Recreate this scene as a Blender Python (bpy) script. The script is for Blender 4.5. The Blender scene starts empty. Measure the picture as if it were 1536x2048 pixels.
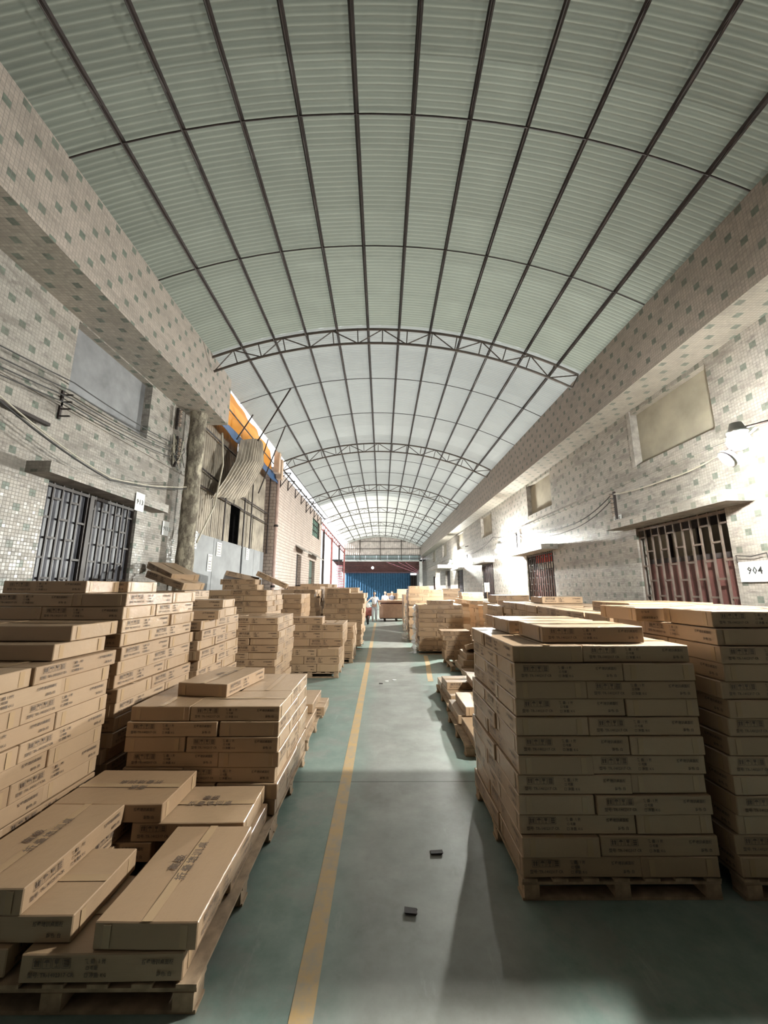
import bpy, bmesh, math, random
import numpy as np
from mathutils import Vector, Matrix, Euler
random.seed(7)
SC = bpy.context.scene
COL = SC.collection
R = math.radians

# ------------------------------------------------------------------ camera, sky, sun, exposure
CAM_H = 2.0; F_PX = 770.0
PITCH = math.atan(151 / 770.0); YAW = math.atan(4 / 785.0)
cam = bpy.data.cameras.new('camera'); cam.sensor_fit = 'VERTICAL'; cam.sensor_height = 36.0
cam.lens = F_PX / 2048 * 36.0; cam.clip_start = 0.05; cam.clip_end = 500
co = bpy.data.objects.new('camera', cam); COL.objects.link(co)
co.location = (0, 0, CAM_H); co.rotation_euler = (R(90) + PITCH, 0, -YAW)
SC.camera = co
SKY = 2.5; SUN = 18.0; LAMP = 1200.0; EXPOSURE = 0.0
w = bpy.data.worlds.new('sky'); SC.world = w; w.use_nodes = True
bg = w.node_tree.nodes['Background']; bg.inputs[0].default_value = (0.93, 0.97, 1.0, 1); bg.inputs[1].default_value = SKY
sun = bpy.data.lights.new('sun', 'SUN'); sun.energy = SUN; sun.angle = R(0.6); sun.color = (1.0, 0.96, 0.9)
so = bpy.data.objects.new('sun', sun); COL.objects.link(so)
so.rotation_euler = Vector((0.62, 0.06, -0.34)).to_track_quat('-Z', 'Y').to_euler()
SC.view_settings.view_transform = 'Standard'; SC.view_settings.look = 'None'
SC.view_settings.exposure = EXPOSURE; SC.view_settings.gamma = 1.0
SC.cycles.max_bounces = 8; SC.cycles.diffuse_bounces = 2; SC.cycles.transmission_bounces = 6
SC.cycles.sample_clamp_indirect = 6.0

# ------------------------------------------------------------------ helpers
class MB:
    def __init__(s): s.v = []; s.f = []; s.m = []
    def quad(s, a, b, c, d, mi=0):
        n = len(s.v); s.v += [tuple(a), tuple(b), tuple(c), tuple(d)]; s.f.append((n, n+1, n+2, n+3)); s.m.append(mi); return s
    def poly(s, pts, mi=0):
        n = len(s.v); s.v += [tuple(p) for p in pts]; s.f.append(tuple(range(n, n+len(pts)))); s.m.append(mi); return s
    def box(s, lo, hi, mi=0, M=None):
        n = len(s.v)
        for z in (lo[2], hi[2]):
            for x, y in ((lo[0], lo[1]), (hi[0], lo[1]), (hi[0], hi[1]), (lo[0], hi[1])):
                p = Vector((x, y, z)); p = M @ p if M else p; s.v.append(tuple(p))
        for f in ((0,3,2,1),(4,5,6,7),(0,1,5,4),(1,2,6,5),(2,3,7,6),(3,0,4,7)):
            s.f.append(tuple(n+i for i in f)); s.m.append(mi)
        return s
    def tube(s, pts, r, n=6, mi=0, cap=True):
        pts = [Vector(p) for p in pts]; base = len(s.v); rings = []
        prev = None
        for i, p in enumerate(pts):
            d = (pts[min(i+1, len(pts)-1)] - pts[max(i-1, 0)]).normalized()
            if prev is None:
                up = Vector((0,0,1)) if abs(d.z) < .9 else Vector((1,0,0))
                a = d.cross(up).normalized()
            else:
                a = (prev - d * prev.dot(d)).normalized()
            prev = a; b = d.cross(a).normalized()
            rr = r[i] if isinstance(r, (list, tuple)) else r
            rings.append(len(s.v))
            for k in range(n):
                t = 2*math.pi*k/n; s.v.append(tuple(p + a*math.cos(t)*rr + b*math.sin(t)*rr))
        for i in range(len(rings)-1):
            for k in range(n):
                s.f.append((rings[i]+k, rings[i]+(k+1) % n, rings[i+1]+(k+1) % n, rings[i+1]+k)); s.m.append(mi)
        if cap:
            s.f.append(tuple(rings[0]+k for k in reversed(range(n)))); s.m.append(mi)
            s.f.append(tuple(rings[-1]+k for k in range(n))); s.m.append(mi)
        return s
    def lathe(s, prof, n=16, c=(0,0,0), mi=0, axis='Z'):
        base = len(s.v)
        for r, z in prof:
            for k in range(n):
                t = 2*math.pi*k/n; q = (r*math.cos(t), r*math.sin(t), z)
                if axis == 'X': q = (q[2], q[0], q[1])
                if axis == 'Y': q = (q[0], q[2], q[1])
                s.v.append((c[0]+q[0], c[1]+q[1], c[2]+q[2]))
        for i in range(len(prof)-1):
            for k in range(n):
                s.f.append((base+i*n+k, base+i*n+(k+1) % n, base+(i+1)*n+(k+1) % n, base+(i+1)*n+k)); s.m.append(mi)
        return s
    def mesh(s, name, mats, smooth=False):
        me = bpy.data.meshes.new(name); me.from_pydata(s.v, [], s.f)
        for m in (mats if isinstance(mats, (list, tuple)) else [mats]): me.materials.append(m)
        me.polygons.foreach_set('material_index', s.m)
        if smooth: me.polygons.foreach_set('use_smooth', [True]*len(s.f))
        me.update(); return me
    def build(s, name, mats, parent=None, smooth=False, **k):
        return put(name, s.mesh(name, mats, smooth), parent, **k)

def put(name, me, parent=None, loc=None, rot=None, scale=None, **tags):
    o = bpy.data.objects.new(name, me); COL.objects.link(o)
    if parent is not None: o.parent = parent
    if loc is not None: o.location = loc
    if rot is not None: o.rotation_euler = rot
    if scale is not None: o.scale = scale
    for k, v in tags.items():
        if v is not None: o[k] = v
    return o
def thing(name, label, category, loc=(0,0,0), rot=(0,0,0), group=None):
    return put(name, None, None, loc, rot, label=label, category=category, group=group)
def structure(o): o['kind'] = 'structure'; return o
ORD = ['zeroth','first','second','third','fourth','fifth','sixth','seventh','eighth','ninth','tenth','eleventh','twelfth','thirteenth','fourteenth','fifteenth','sixteenth','seventeenth','eighteenth','nineteenth','twentieth']

# ------------------------------------------------------------------ materials
class NT:
    def __init__(s, name):
        s.m = bpy.data.materials.new(name); s.m.use_nodes = True; s.t = s.m.node_tree; s.n = s.t.nodes
        s.b = s.n['Principled BSDF']; s.out = s.n['Material Output']
    def add(s, typ, **k):
        n = s.n.new(typ)
        for a, v in k.items(): setattr(n, a, v)
        return n
    def link(s, a, b): s.t.links.new(a, b)
    def setin(s, sock, v):
        if isinstance(v, bpy.types.NodeSocket): s.link(v, sock)
        else: sock.default_value = v
    def math(s, op, a, b=0.0, c=0.0, clamp=False):
        n = s.add('ShaderNodeMath', operation=op, use_clamp=clamp)
        for i, v in enumerate((a, b, c)): s.setin(n.inputs[i], v)
        return n.outputs[0]
    def mix(s, f, a, b, mode='MIX'):
        n = s.add('ShaderNodeMix', data_type='RGBA', blend_type=mode)
        s.setin(n.inputs[0], f)
        for sock, v in ((n.inputs[6], a), (n.inputs[7], b)):
            s.setin(sock, v if isinstance(v, bpy.types.NodeSocket) else (*v, 1))
        return n.outputs[2]
    def noise(s, scale, detail=3, vec=None, rough=.55):
        n = s.add('ShaderNodeTexNoise'); n.inputs['Scale'].default_value = scale; n.inputs['Detail'].default_value = detail
        n.inputs['Roughness'].default_value = rough
        if vec is not None: s.link(vec, n.inputs['Vector'])
        return n.outputs[0]
    def ramp(s, f, a, b):
        n = s.add('ShaderNodeMapRange'); n.inputs[1].default_value = a; n.inputs[2].default_value = b; s.setin(n.inputs[0], f)
        return n.outputs[0]
    def obj(s): return s.add('ShaderNodeTexCoord').outputs['Object']
    def mapping(s, vec, scale=(1,1,1), loc=(0,0,0)):
        n = s.add('ShaderNodeMapping'); n.inputs['Scale'].default_value = scale; n.inputs['Location'].default_value = loc
        s.link(vec, n.inputs[0]); return n.outputs[0]
    def bump(s, h, strength=.3, dist=.01):
        n = s.add('ShaderNodeBump'); n.inputs['Strength'].default_value = strength; n.inputs['Distance'].default_value = dist
        s.link(h, n.inputs['Height']); s.link(n.outputs[0], s.b.inputs['Normal']); return n.outputs[0]

def simple(name, col, rough=.6, metal=0.0, var=.15, nscale=6.0, bump=0.0, emit=None, estr=0.0):
    t = NT(name); o = t.obj()
    if var > 0:
        n = t.noise(nscale, 4, o); f = t.ramp(n, .3, .7)
        c = t.mix(f, tuple(x*(1-var) for x in col), tuple(min(1, x*(1+var)) for x in col)); t.link(c, t.b.inputs['Base Color'])
        if bump: t.bump(n, bump, .01)
    else: t.b.inputs['Base Color'].default_value = (*col, 1)
    t.b.inputs['Roughness'].default_value = rough; t.b.inputs['Metallic'].default_value = metal
    if emit: t.b.inputs['Emission Color'].default_value = (*emit, 1); t.b.inputs['Emission Strength'].default_value = estr
    return t.m

def mosaic(name, axes, tile=.043, base=(.43,.395,.355), motif=(.13,.155,.125), dirt=.6, cellu=.34, cellv=.22):
    """small glazed tiles with little four-tile green motifs; axes = the two object axes the tiles run along"""
    t = NT(name); o = t.obj(); sep = t.add('ShaderNodeSeparateXYZ'); t.link(o, sep.inputs[0])
    U = sep.outputs['XYZ'.index(axes[0])]; V = sep.outputs['XYZ'.index(axes[1])]
    nu = t.math('DIVIDE', U, tile); nv = t.math('DIVIDE', V, tile)
    iu = t.math('FLOOR', nu); iv = t.math('FLOOR', nv); fu = t.math('FRACT', nu); fv = t.math('FRACT', nv)
    du = t.math('ABSOLUTE', t.math('SUBTRACT', fu, .5)); dv = t.math('ABSOLUTE', t.math('SUBTRACT', fv, .5))
    g = t.math('MAXIMUM', du, dv); grout = t.ramp(g, .41, .46)
    cb = t.add('ShaderNodeCombineXYZ'); t.link(iu, cb.inputs[0]); t.link(iv, cb.inputs[1])
    wn = t.add('ShaderNodeTexWhiteNoise', noise_dimensions='2D'); t.link(cb.outputs[0], wn.inputs[0])
    rnd = wn.outputs[0]; rc = wn.outputs[1]
    nucell = round(cellu/tile); nvcell = round(cellv/tile)
    row = t.math('FLOOR', t.math('DIVIDE', iv, nvcell)); sh = t.math('MULTIPLY', t.math('MODULO', t.math('ABSOLUTE', row), 2.0), nucell//2)
    mu = t.math('FLOORED_MODULO', t.math('ADD', iu, sh), float(nucell)); mv = t.math('FLOORED_MODULO', iv, float(nvcell))
    isu = t.math('MULTIPLY', t.math('GREATER_THAN', mu, 1.5), t.math('LESS_THAN', mu, 3.5))
    isv = t.math('MULTIPLY', t.math('GREATER_THAN', mv, 1.5), t.math('LESS_THAN', mv, 3.5))
    ism = t.math('MULTIPLY', isu, isv)
    c = t.mix(rnd, tuple(x*.86 for x in base), tuple(min(1, x*1.08) for x in base))
    big = t.ramp(t.noise(.7, 5, o, .65), .42, .62)
    c = t.mix(t.math('MULTIPLY', big, .35), c, (.50,.42,.36))
    c = t.mix(ism, c, t.mix(rnd, motif, tuple(x*1.5 for x in motif)))
    st = t.mapping(o, (.55, .55, 1.9)) if axes != 'XY' else o
    sp = t.ramp(t.noise(2.2, 9, st, .74), .47, .60)
    c = t.mix(t.math('MULTIPLY', sp, dirt), c, (.16,.14,.12))
    sp2 = t.ramp(t.noise(7, 7, t.mapping(o, (.6,.6,1.5)), .75), .54, .63)
    c = t.mix(t.math('MULTIPLY', sp2, dirt*.9), c, (.13,.11,.10))
    c = t.mix(t.math('MULTIPLY', grout, .6), c, (.25,.23,.21))
    t.link(c, t.b.inputs['Base Color'])
    t.setin(t.b.inputs['Roughness'], t.math('ADD', t.math('MULTIPLY', rnd, .25), t.math('ADD', .28, t.math('MULTIPLY', grout, .4))))
    nm = t.add('ShaderNodeNewGeometry'); vs = t.add('ShaderNodeVectorMath', operation='SUBTRACT'); t.link(rc, vs.inputs[0]); vs.inputs[1].default_value = (.5,.5,.5)
    sc = t.add('ShaderNodeVectorMath', operation='SCALE'); t.link(vs.outputs[0], sc.inputs[0]); sc.inputs[3].default_value = .10
    ad = t.add('ShaderNodeVectorMath', operation='ADD'); t.link(nm.outputs['Normal'], ad.inputs[0]); t.link(sc.outputs[0], ad.inputs[1])
    nz = t.add('ShaderNodeVectorMath', operation='NORMALIZE'); t.link(ad.outputs[0], nz.inputs[0])
    bp = t.add('ShaderNodeBump'); bp.inputs['Strength'].default_value = .6; bp.inputs['Distance'].default_value = .004
    t.link(t.math('SUBTRACT', 1.0, grout), bp.inputs['Height']); t.link(nz.outputs[0], bp.inputs['Normal']); t.link(bp.outputs[0], t.b.inputs['Normal'])
    return t.m

def brickmat(name, axes, bw=.24, bh=.062, c1=(.52,.42,.36), c2=(.44,.34,.29), mortar=(.17,.13,.11)):
    t = NT(name); o = t.obj(); sep = t.add('ShaderNodeSeparateXYZ'); t.link(o, sep.inputs[0])
    cb = t.add('ShaderNodeCombineXYZ'); t.link(sep.outputs['XYZ'.index(axes[0])], cb.inputs[0]); t.link(sep.outputs['XYZ'.index(axes[1])], cb.inputs[1])
    b = t.add('ShaderNodeTexBrick'); t.link(cb.outputs[0], b.inputs['Vector']); b.inputs['Scale'].default_value = 1
    b.inputs['Color1'].default_value = (*c1,1); b.inputs['Color2'].default_value = (*c2,1); b.inputs['Mortar'].default_value = (*mortar,1)
    b.inputs['Brick Width'].default_value = bw; b.inputs['Row Height'].default_value = bh*2; b.inputs['Mortar Size'].default_value = .009
    n = t.ramp(t.noise(1.5, 6, t.mapping(o, (1.5,1.5,.5)), .7), .45, .75)
    t.link(t.mix(t.math('MULTIPLY', n, .4), b.outputs['Color'], (.2,.16,.14)), t.b.inputs['Base Color'])
    t.b.inputs['Roughness'].default_value = .55; t.bump(t.math('SUBTRACT', 1.0, b.outputs['Fac']), .4, .006)
    return t.m

def sheet(name, col, transl, mix=.6, dirt=.5, valley=0):
    """ribbed fibre or plastic roof sheet that lets some daylight through"""
    t = NT(name); o = t.obj(); oi = t.add('ShaderNodeObjectInfo')
    n = t.ramp(t.noise(1.3, 6, o, .6), .35, .7)
    c = t.mix(t.math('MULTIPLY', n, dirt), col, tuple(x*.6 for x in col))
    tr = t.mix(t.math('MULTIPLY', n, dirt), transl, tuple(x*.6 for x in transl))
    br = t.math('ADD', t.math('MULTIPLY', oi.outputs['Random'], .22), .89)
    cc = t.add('ShaderNodeCombineXYZ')
    for i in range(3): t.link(br, cc.inputs[i])
    tr = t.mix(1.0, tr, cc.outputs[0], 'MULTIPLY')
    if valley:   # crest highlights painted in: colour and translucency darkened in the troughs
        sp_ = t.add('ShaderNodeSeparateXYZ'); t.link(o, sp_.inputs[0])
        cr = t.math('POWER', t.math('ABSOLUTE', t.math('SINE', t.math('MULTIPLY', sp_.outputs[1], math.pi/.067))), 10.0)
        tr = t.mix(cr, t.mix(1.0, tr, (valley, valley, valley), 'MULTIPLY'), tr); c = t.mix(cr, t.mix(1.0, c, (valley, valley, valley), 'MULTIPLY'), c)
    t.link(c, t.b.inputs['Base Color']); t.b.inputs['Roughness'].default_value = .55
    tb = t.add('ShaderNodeBsdfTranslucent'); t.link(tr, tb.inputs[0])
    mx = t.add('ShaderNodeMixShader'); mx.inputs[0].default_value = mix
    t.link(t.b.outputs[0], mx.inputs[1]); t.link(tb.outputs[0], mx.inputs[2]); t.link(mx.outputs[0], t.out.inputs[0])
    return t.m

def carton_mat():
    t = NT('carton_board'); o = t.obj(); oi = t.add('ShaderNodeObjectInfo'); ge = t.add('ShaderNodeNewGeometry')
    r = t.math('FRACT', t.math('ADD', oi.outputs['Random'], ge.outputs['Random Per Island']))
    c = t.mix(r, (.35,.22,.125), (.44,.295,.18))
    off = t.add('ShaderNodeVectorMath', operation='ADD'); t.link(o, off.inputs[0]); cb = t.add('ShaderNodeCombineXYZ')
    t.link(t.math('MULTIPLY', r, 37.0), cb.inputs[0]); t.link(cb.outputs[0], off.inputs[1])
    n1 = t.ramp(t.noise(3.0, 5, off.outputs[0]), .35, .7); c = t.mix(t.math('MULTIPLY', n1, .28), c, (.30,.20,.125))
    fine = t.noise(1.0, 2, t.mapping(off.outputs[0], (8, 160, 160)))
    c = t.mix(t.math('MULTIPLY', t.ramp(fine, .45, .6), .12), c, (.25,.17,.11))
    t.link(c, t.b.inputs['Base Color']); t.b.inputs['Roughness'].default_value = .62
    t.b.inputs['Coat Weight'].default_value = .55; t.b.inputs['Coat Roughness'].default_value = .12
    wr = t.noise(11.0, 5, off.outputs[0], .7)
    bp = t.add('ShaderNodeBump'); bp.inputs['Strength'].default_value = .5; bp.inputs['Distance'].default_value = .02
    t.link(wr, bp.inputs['Height']); t.link(bp.outputs[0], t.b.inputs['Coat Normal'])
    t.bump(t.noise(2.4, 3, off.outputs[0]), .35, .03)
    return t.m

def floor_mat():
    t = NT('worn_green_floor_paint'); o = t.obj(); sep = t.add('ShaderNodeSeparateXYZ'); t.link(o, sep.inputs[0]); X, Y = sep.outputs[0], sep.outputs[1]
    wav = t.math('MULTIPLY', t.math('SUBTRACT', t.noise(1.1, 5, o, .6), .5), .5)
    # paint has worn off along the wheel track in the middle of the aisle
    d = t.math('ABSOLUTE', t.math('SUBTRACT', t.math('ADD', X, wav), .30))
    worn = t.math('SUBTRACT', 1.0, t.ramp(d, .40, .72))
    n = t.noise(3.2, 8, o, .7)
    green = t.mix(t.ramp(n, .35, .65), (.145,.205,.18), (.235,.29,.26))
    grey = t.mix(t.ramp(t.noise(2.0, 7, o, .65), .35, .65), (.19,.18,.165), (.31,.305,.285))
    c = t.mix(t.math('MULTIPLY', worn, .85), green, grey)
    patch = t.ramp(t.noise(1.4, 7, t.mapping(o, (1,1,1), (4,9,0)), .7), .50, .60); c = t.mix(t.math('MULTIPLY', patch, .55), c, grey)
    scr = t.ramp(t.noise(1.0, 8, t.mapping(o, (6, 1.3, 1)), .75), .60, .72); c = t.mix(t.math('MULTIPLY', scr, .35), c, (.42,.42,.40))
    dk = t.ramp(t.noise(5.0, 8, o, .75), .60, .75); c = t.mix(t.math('MULTIPLY', dk, .35), c, (.09,.085,.08))
    jt = t.math('ABSOLUTE', t.math('SUBTRACT', t.math('FRACT', t.math('DIVIDE', t.math('ADD', Y, 3.49), 4.0)), .5))
    jt = t.math('LESS_THAN', t.math('SUBTRACT', .5, jt), .0022); c = t.mix(t.math('MULTIPLY', jt, .8), c, (.06,.06,.055))
    t.link(c, t.b.inputs['Base Color'])
    t.setin(t.b.inputs['Roughness'], t.math('ADD', .33, t.math('MULTIPLY', n, .3))); t.bump(n, .12, .01)
    return t.m
def line_mat():
    t = NT('worn_yellow_line_paint'); o = t.obj(); n = t.ramp(t.noise(7.0, 8, o, .7), .42, .66)
    t.link(t.mix(t.math('MULTIPLY', n, .75), (.50,.33,.15), (.32,.29,.24)), t.b.inputs['Base Color']); t.b.inputs['Roughness'].default_value = .5
    return t.m

M = dict(
    tYZ=mosaic('mosaic_tile_side', 'YZ'), tF=mosaic('mosaic_tile_fascia', 'YZ', base=(.47,.395,.345), dirt=.3), tXY=mosaic('mosaic_tile_soffit', 'XY', dirt=.25, base=(.40,.36,.30)), tXZ=mosaic('mosaic_tile_end', 'XZ'),
    plasterL=simple('grey_cement_plaster', (.25,.25,.26), .8, var=.3, nscale=2.2, bump=.3),
    plasterR=simple('ochre_dusty_plaster', (.36,.32,.25), .8, var=.22, nscale=1.8, bump=.3),
    concrete=simple('raw_concrete', (.34,.31,.28), .85, var=.35, nscale=7, bump=.6),
    steel=simple('rusty_dark_steel', (.032,.022,.02), .6, .1, var=.4, nscale=9),
    truss=simple('brown_painted_truss_steel', (.085,.066,.055), .55, .2, var=.3),
    grille=simple('brown_grille_paint', (.035,.025,.022), .5, .1, var=.3),
    grilleR=simple('dusty_pale_grille_paint', (.20,.155,.13), .5, .2, var=.25),
    floor=floor_mat(), line=line_mat(), carton=carton_mat(),
    ink=simple('dark_carton_ink', (.12,.08,.055), .7, var=.2, nscale=60),
    tape=None, wood=simple('raw_pallet_wood', (.34,.235,.15), .8, var=.35, nscale=12, bump=.3),
    
    **{f'sheetnear{i}': sheet(f'grey_green_roof_sheet_light_step_{i}', (.46,.48,.41), tuple(c*f for c in (.235,.25,.20)), .55, .3, .66) for i, f in enumerate((.86,1.0,1.14,1.3,1.48,1.7))},  # translucency stepped to paint the ceiling's brightening toward the first truss
    sheetopaque=simple('unseen_opaque_roof_sheet', (.16,.18,.16), .6, var=.2),  # out-of-view sheets made opaque to darken the near hall
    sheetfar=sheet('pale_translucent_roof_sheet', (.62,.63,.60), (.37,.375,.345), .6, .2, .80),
    blue=simple('blue_ribbed_sheet', (.06,.19,.36), .5, .2, var=.25, nscale=3),
    bluetarp=simple('blue_tarpaulin', (.035,.09,.20), .5, var=.3, nscale=4),
    orange=sheet('orange_tarpaulin', (.85,.45,.12), (1.0,.62,.14), .6, .15),
    white=simple('white_paper', (.80,.80,.79), .7, var=.05), black=simple('black_ink', (.03,.03,.03), .6, var=0),
    paint_white=simple('white_painted_metal', (.72,.72,.70), .5, var=.12),
    cable=simple('black_cable_sheath', (.035,.033,.032), .5, var=.2), hose=simple('pale_cable_sheath', (.60,.55,.45), .5, var=.15),
    porcelain=simple('brown_insulator_glaze', (.35,.27,.22), .3, var=.3, nscale=20),
    redsteel=simple('red_oxide_steel', (.36,.12,.11), .55, .1, var=.25), pink=simple('pink_plastic', (.75,.32,.42), .45, var=.1),
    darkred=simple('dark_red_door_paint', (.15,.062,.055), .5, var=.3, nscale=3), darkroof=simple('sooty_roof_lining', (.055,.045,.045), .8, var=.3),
    greyglass=simple('dusty_grey_glass', (.13,.13,.15), .42, var=.35, nscale=3),
    zinc=simple('weathered_zinc_sheet', (.36,.31,.25), .55, .25, var=.35, nscale=2.5), board=simple('grey_painted_board', (.27,.275,.285), .6, var=.18, nscale=2),
    gable=simple('rusty_pale_gable_sheet', (.74,.66,.62), .6, .1, var=.25, nscale=3), gablelow=sheet('clear_gable_sheet', (.6,.66,.66), (.45,.52,.52), .6, .2),
    brick=brickmat('pale_brick_tile', 'YZ', c1=(.62,.51,.45), c2=(.54,.43,.37)), brickX=brickmat('pale_brick_tile_end', 'XZ'), plain=simple('pale_render', (.70,.68,.65), .8, var=.1, nscale=1),
    ext=simple('white_street_building', (.80,.79,.77), .8, var=.08, nscale=.4),
    lampglass=simple('lit_lamp_lens', (1,1,1), .4, var=0, emit=(.98,1.0,.93), estr=1.0),
    film=None)
t = NT('packing_tape'); t.b.inputs['Base Color'].default_value = (.42,.285,.17,1); t.b.inputs['Roughness'].default_value = .2; M['tape'] = t.m
t = NT('clear_stretch_film'); t.b.inputs['Base Color'].default_value = (.85,.87,.88,1); t.b.inputs['Roughness'].default_value = .2
tb = t.add('ShaderNodeBsdfTransparent'); mx = t.add('ShaderNodeMixShader'); mx.inputs[0].default_value = .55
t.link(t.b.outputs[0], mx.inputs[1]); t.link(tb.outputs[0], mx.inputs[2]); t.link(mx.outputs[0], t.out.inputs[0]); M['film'] = t.m

# ------------------------------------------------------------------ room shell
XL, XLF = -4.28, -3.60       # side wall, fascia (yellow-line side)
XR, XRF = 4.77, 4.18         # side wall, fascia (lamp side)
def plane_holes(mb, X, y0, y1, z0, z1, holes, depth, sgn, mi=0, mr=1, mh=2):
    """tiled wall in the plane X with openings; the reveals run back by depth"""
    ys = sorted({y0, y1, *[h[0] for h in holes], *[h[1] for h in holes]}); zs = sorted({z0, z1, *[h[2] for h in holes], *[h[3] for h in holes]})
    for a, b in zip(ys, ys[1:]):
        for c, d in zip(zs, zs[1:]):
            my, mz = (a+b)/2, (c+d)/2
            if any(h[0] < my < h[1] and h[2] < mz < h[3] for h in holes): continue
            mb.quad((X,a,c), (X,b,c), (X,b,d), (X,a,d), mi)
    for a, b, c, d in holes:
        Xb = X + sgn*depth
        mb.quad((X,a,c),(Xb,a,c),(Xb,a,d),(X,a,d), mh); mb.quad((X,b,c),(X,b,d),(Xb,b,d),(Xb,b,c), mh)
        mb.quad((X,a,d),(Xb,a,d),(Xb,b,d),(X,b,d), mr)
        if c > z0: mb.quad((X,a,c),(X,b,c),(Xb,b,c),(Xb,a,c), mr)
TL = [M['tYZ'], M['tXY'], M['tXZ'], M['plasterL'], M['darkroof'], M['tF']]
mb = MB(); gateL = (4.80, 6.62, 0, 3.36); recL = (4.85, 6.63, 4.65, 5.70)
plane_holes(mb, XL, -24, 8.05, 0, 5.72, [gateL, recL], .16, -1)
mb.quad((XL,-24,5.72),(XL,8.45,5.72),(XLF,8.45,5.72),(XLF,-24,5.72), 1)
mb.quad((XLF,-24,5.72),(XLF,8.45,5.72),(XLF,8.45,6.86),(XLF,-24,6.86), 5)
mb.quad((XLF,8.45,5.72),(XL,8.45,5.72),(XL,8.45,6.86),(XLF,8.45,6.86), 2)
mb.quad((XL,8.05,0),(XL-.3,8.05,0),(XL-.3,8.05,5.72),(XL,8.05,5.72), 2)
mb.quad((XLF,-24,6.86),(XLF,8.45,6.86),(-9,8.45,6.86),(-9,-24,6.86), 3)
wl = structure(mb.build('wall_left', TL))
mb = MB(); mb.box((XL-.20, 4.7, 4.5), (XL-.14, 6.8, 5.72)); mb.build('recess_panel', M['plasterL'], wl, label='grey cement panel filling the upper recess')
TR = [M['tYZ'], M['tXY'], M['tXZ'], M['plasterR'], M['darkroof'], M['tF']]
gateR = (5.23, 7.15, 0, 3.09); gate2 = (10.75, 12.75, 0, 3.03); gate3 = (16.65, 18.55, 0, 3.05); win4 = (22.9, 24.6, 1.2, 3.05); door5 = (27.3, 29.3, 0, 3.2); win6 = (34.6, 36.2, 1.0, 3.0)
recR = [(5.15, 6.9, 4.24, 5.25), (10.55, 12.3, 4.28, 5.25), (16.5, 18.3, 4.30, 5.25), (22.5, 24.3, 4.3, 5.25), (28.5, 30.3, 4.3, 5.25), (34.5, 36.3, 4.3, 5.25)]
mb = MB(); plane_holes(mb, XR, -24, 46, 0, 5.33, [gateR, gate2, gate3, win4, door5, win6] + recR, .16, 1)
mb.quad((XR,-24,5.33),(XRF,-24,5.33),(XRF,46,5.33),(XR,46,5.33), 1)
mb.quad((XRF,-24,5.33),(XRF,-24,6.42),(XRF,46,6.42),(XRF,46,5.33), 5)
mb.quad((XRF,-24,6.42),(9,-24,6.42),(9,46,6.42),(XRF,46,6.42), 3)
wr = structure(mb.build('wall_right', TR))
for a, b, c, d in recR:
    MB().box((XR+.12, a-.1, c-.1), (XR+.18, b+.1, 5.33)).build('recess_panel', M['plasterR'], wr)
for a, b, c, d in recR:   # square jamb posts standing at the far side of each recess
    MB().box((XR-.02, b-.012, c-.02), (XR+.12, b+.09, 5.34)).build('jamb', M['concrete'], wr)
# floor
mb = MB(); mb.quad((-14,-25,0),(8.5,-25,0),(8.5,58,0),(-14,58,0)); fl = structure(mb.build('floor', M['floor']))
random.seed(3)
def strip(pts, wd, name):
    mb = MB()
    for (x0,y0),(x1,y1) in zip(pts, pts[1:]):
        mb.box((0,0,0),(1,1,1)); n = len(mb.v)
        mb.v[n-8:] = [(x0-wd/2,y0,.0005),(x0+wd/2,y0,.0005),(x1+wd/2,y1,.0005),(x1-wd/2,y1,.0005),(x0-wd/2,y0,.003),(x0+wd/2,y0,.003),(x1+wd/2,y1,.003),(x1-wd/2,y1,.003)]
    return mb.build(name, M['line'], fl)
strip([(-.38, y) for y in np.linspace(.4, 23, 12)], .115, 'yellow_line')
strip([(1.30, 12.1), (1.22, 10.8), (1.12, 9.7), (1.06, 8.9)], .12, 'yellow_line')
# back wall behind the camera and shell beyond
structure(MB().box((-5,-24.2,0),(5.4,-24,7.6)).build('wall_back', M['plasterL']))
# unseen blocks added above and behind the near roof to shade it from the sky
for nm, lo, hi in (('wall_crossing_shade_block', (-4.3,-24,9.2), (4.6,.6,14)), ('wall_left_shade_block', (-9,-24,6.9), (-4.3,8.4,16)), ('wall_right_shade_block', (4.6,-24,6.5), (9,5.5,13)), ('wall_back_shade_block', (-9,-26,0.0), (9,-24.4,17.0))):
    structure(MB().box(lo, hi).build(nm, M['plain']))

# ------------------------------------------------------------------ roof
RX, RZ, RR = -.15, -1.66, 9.26
def arc(a, r=RR): return (RX + r*math.sin(a), RZ + r*math.cos(a))
def ang(x, r=RR): return math.asin((x-RX)/r)
AL, AR = ang(-3.80), ang(4.50)
PITCH_R = .067
ceil = structure(put('ceiling', None))
def sheet_mesh(ny, a0, a1):
    N = 22; mb = MB(); sub = 6; per = ny*sub
    for i in range(N+1):
        a = a0 + (a1-a0)*i/N
        for j in range(per+1):
            y = j*PITCH_R/sub; rr = RR - .012 + .024*abs(math.cos(math.pi*j/sub))
            x, z = arc(a, rr); mb.v.append((x, y, z))
    for i in range(N):
        for j in range(per):
            p = i*(per+1)+j; mb.f.append((p, p+per+1, p+per+2, p+1)); mb.m.append(0)
    return mb
NYS = 13; SW = NYS*PITCH_R
AL0 = ang(-4.6)
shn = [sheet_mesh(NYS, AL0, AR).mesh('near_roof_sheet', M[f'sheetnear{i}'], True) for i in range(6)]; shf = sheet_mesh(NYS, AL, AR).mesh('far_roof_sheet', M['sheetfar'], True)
sho = sheet_mesh(NYS, AL0, AR).mesh('opaque_roof_sheet', M['sheetopaque'], True)
y = -24.0 + .1; k = 0
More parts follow.
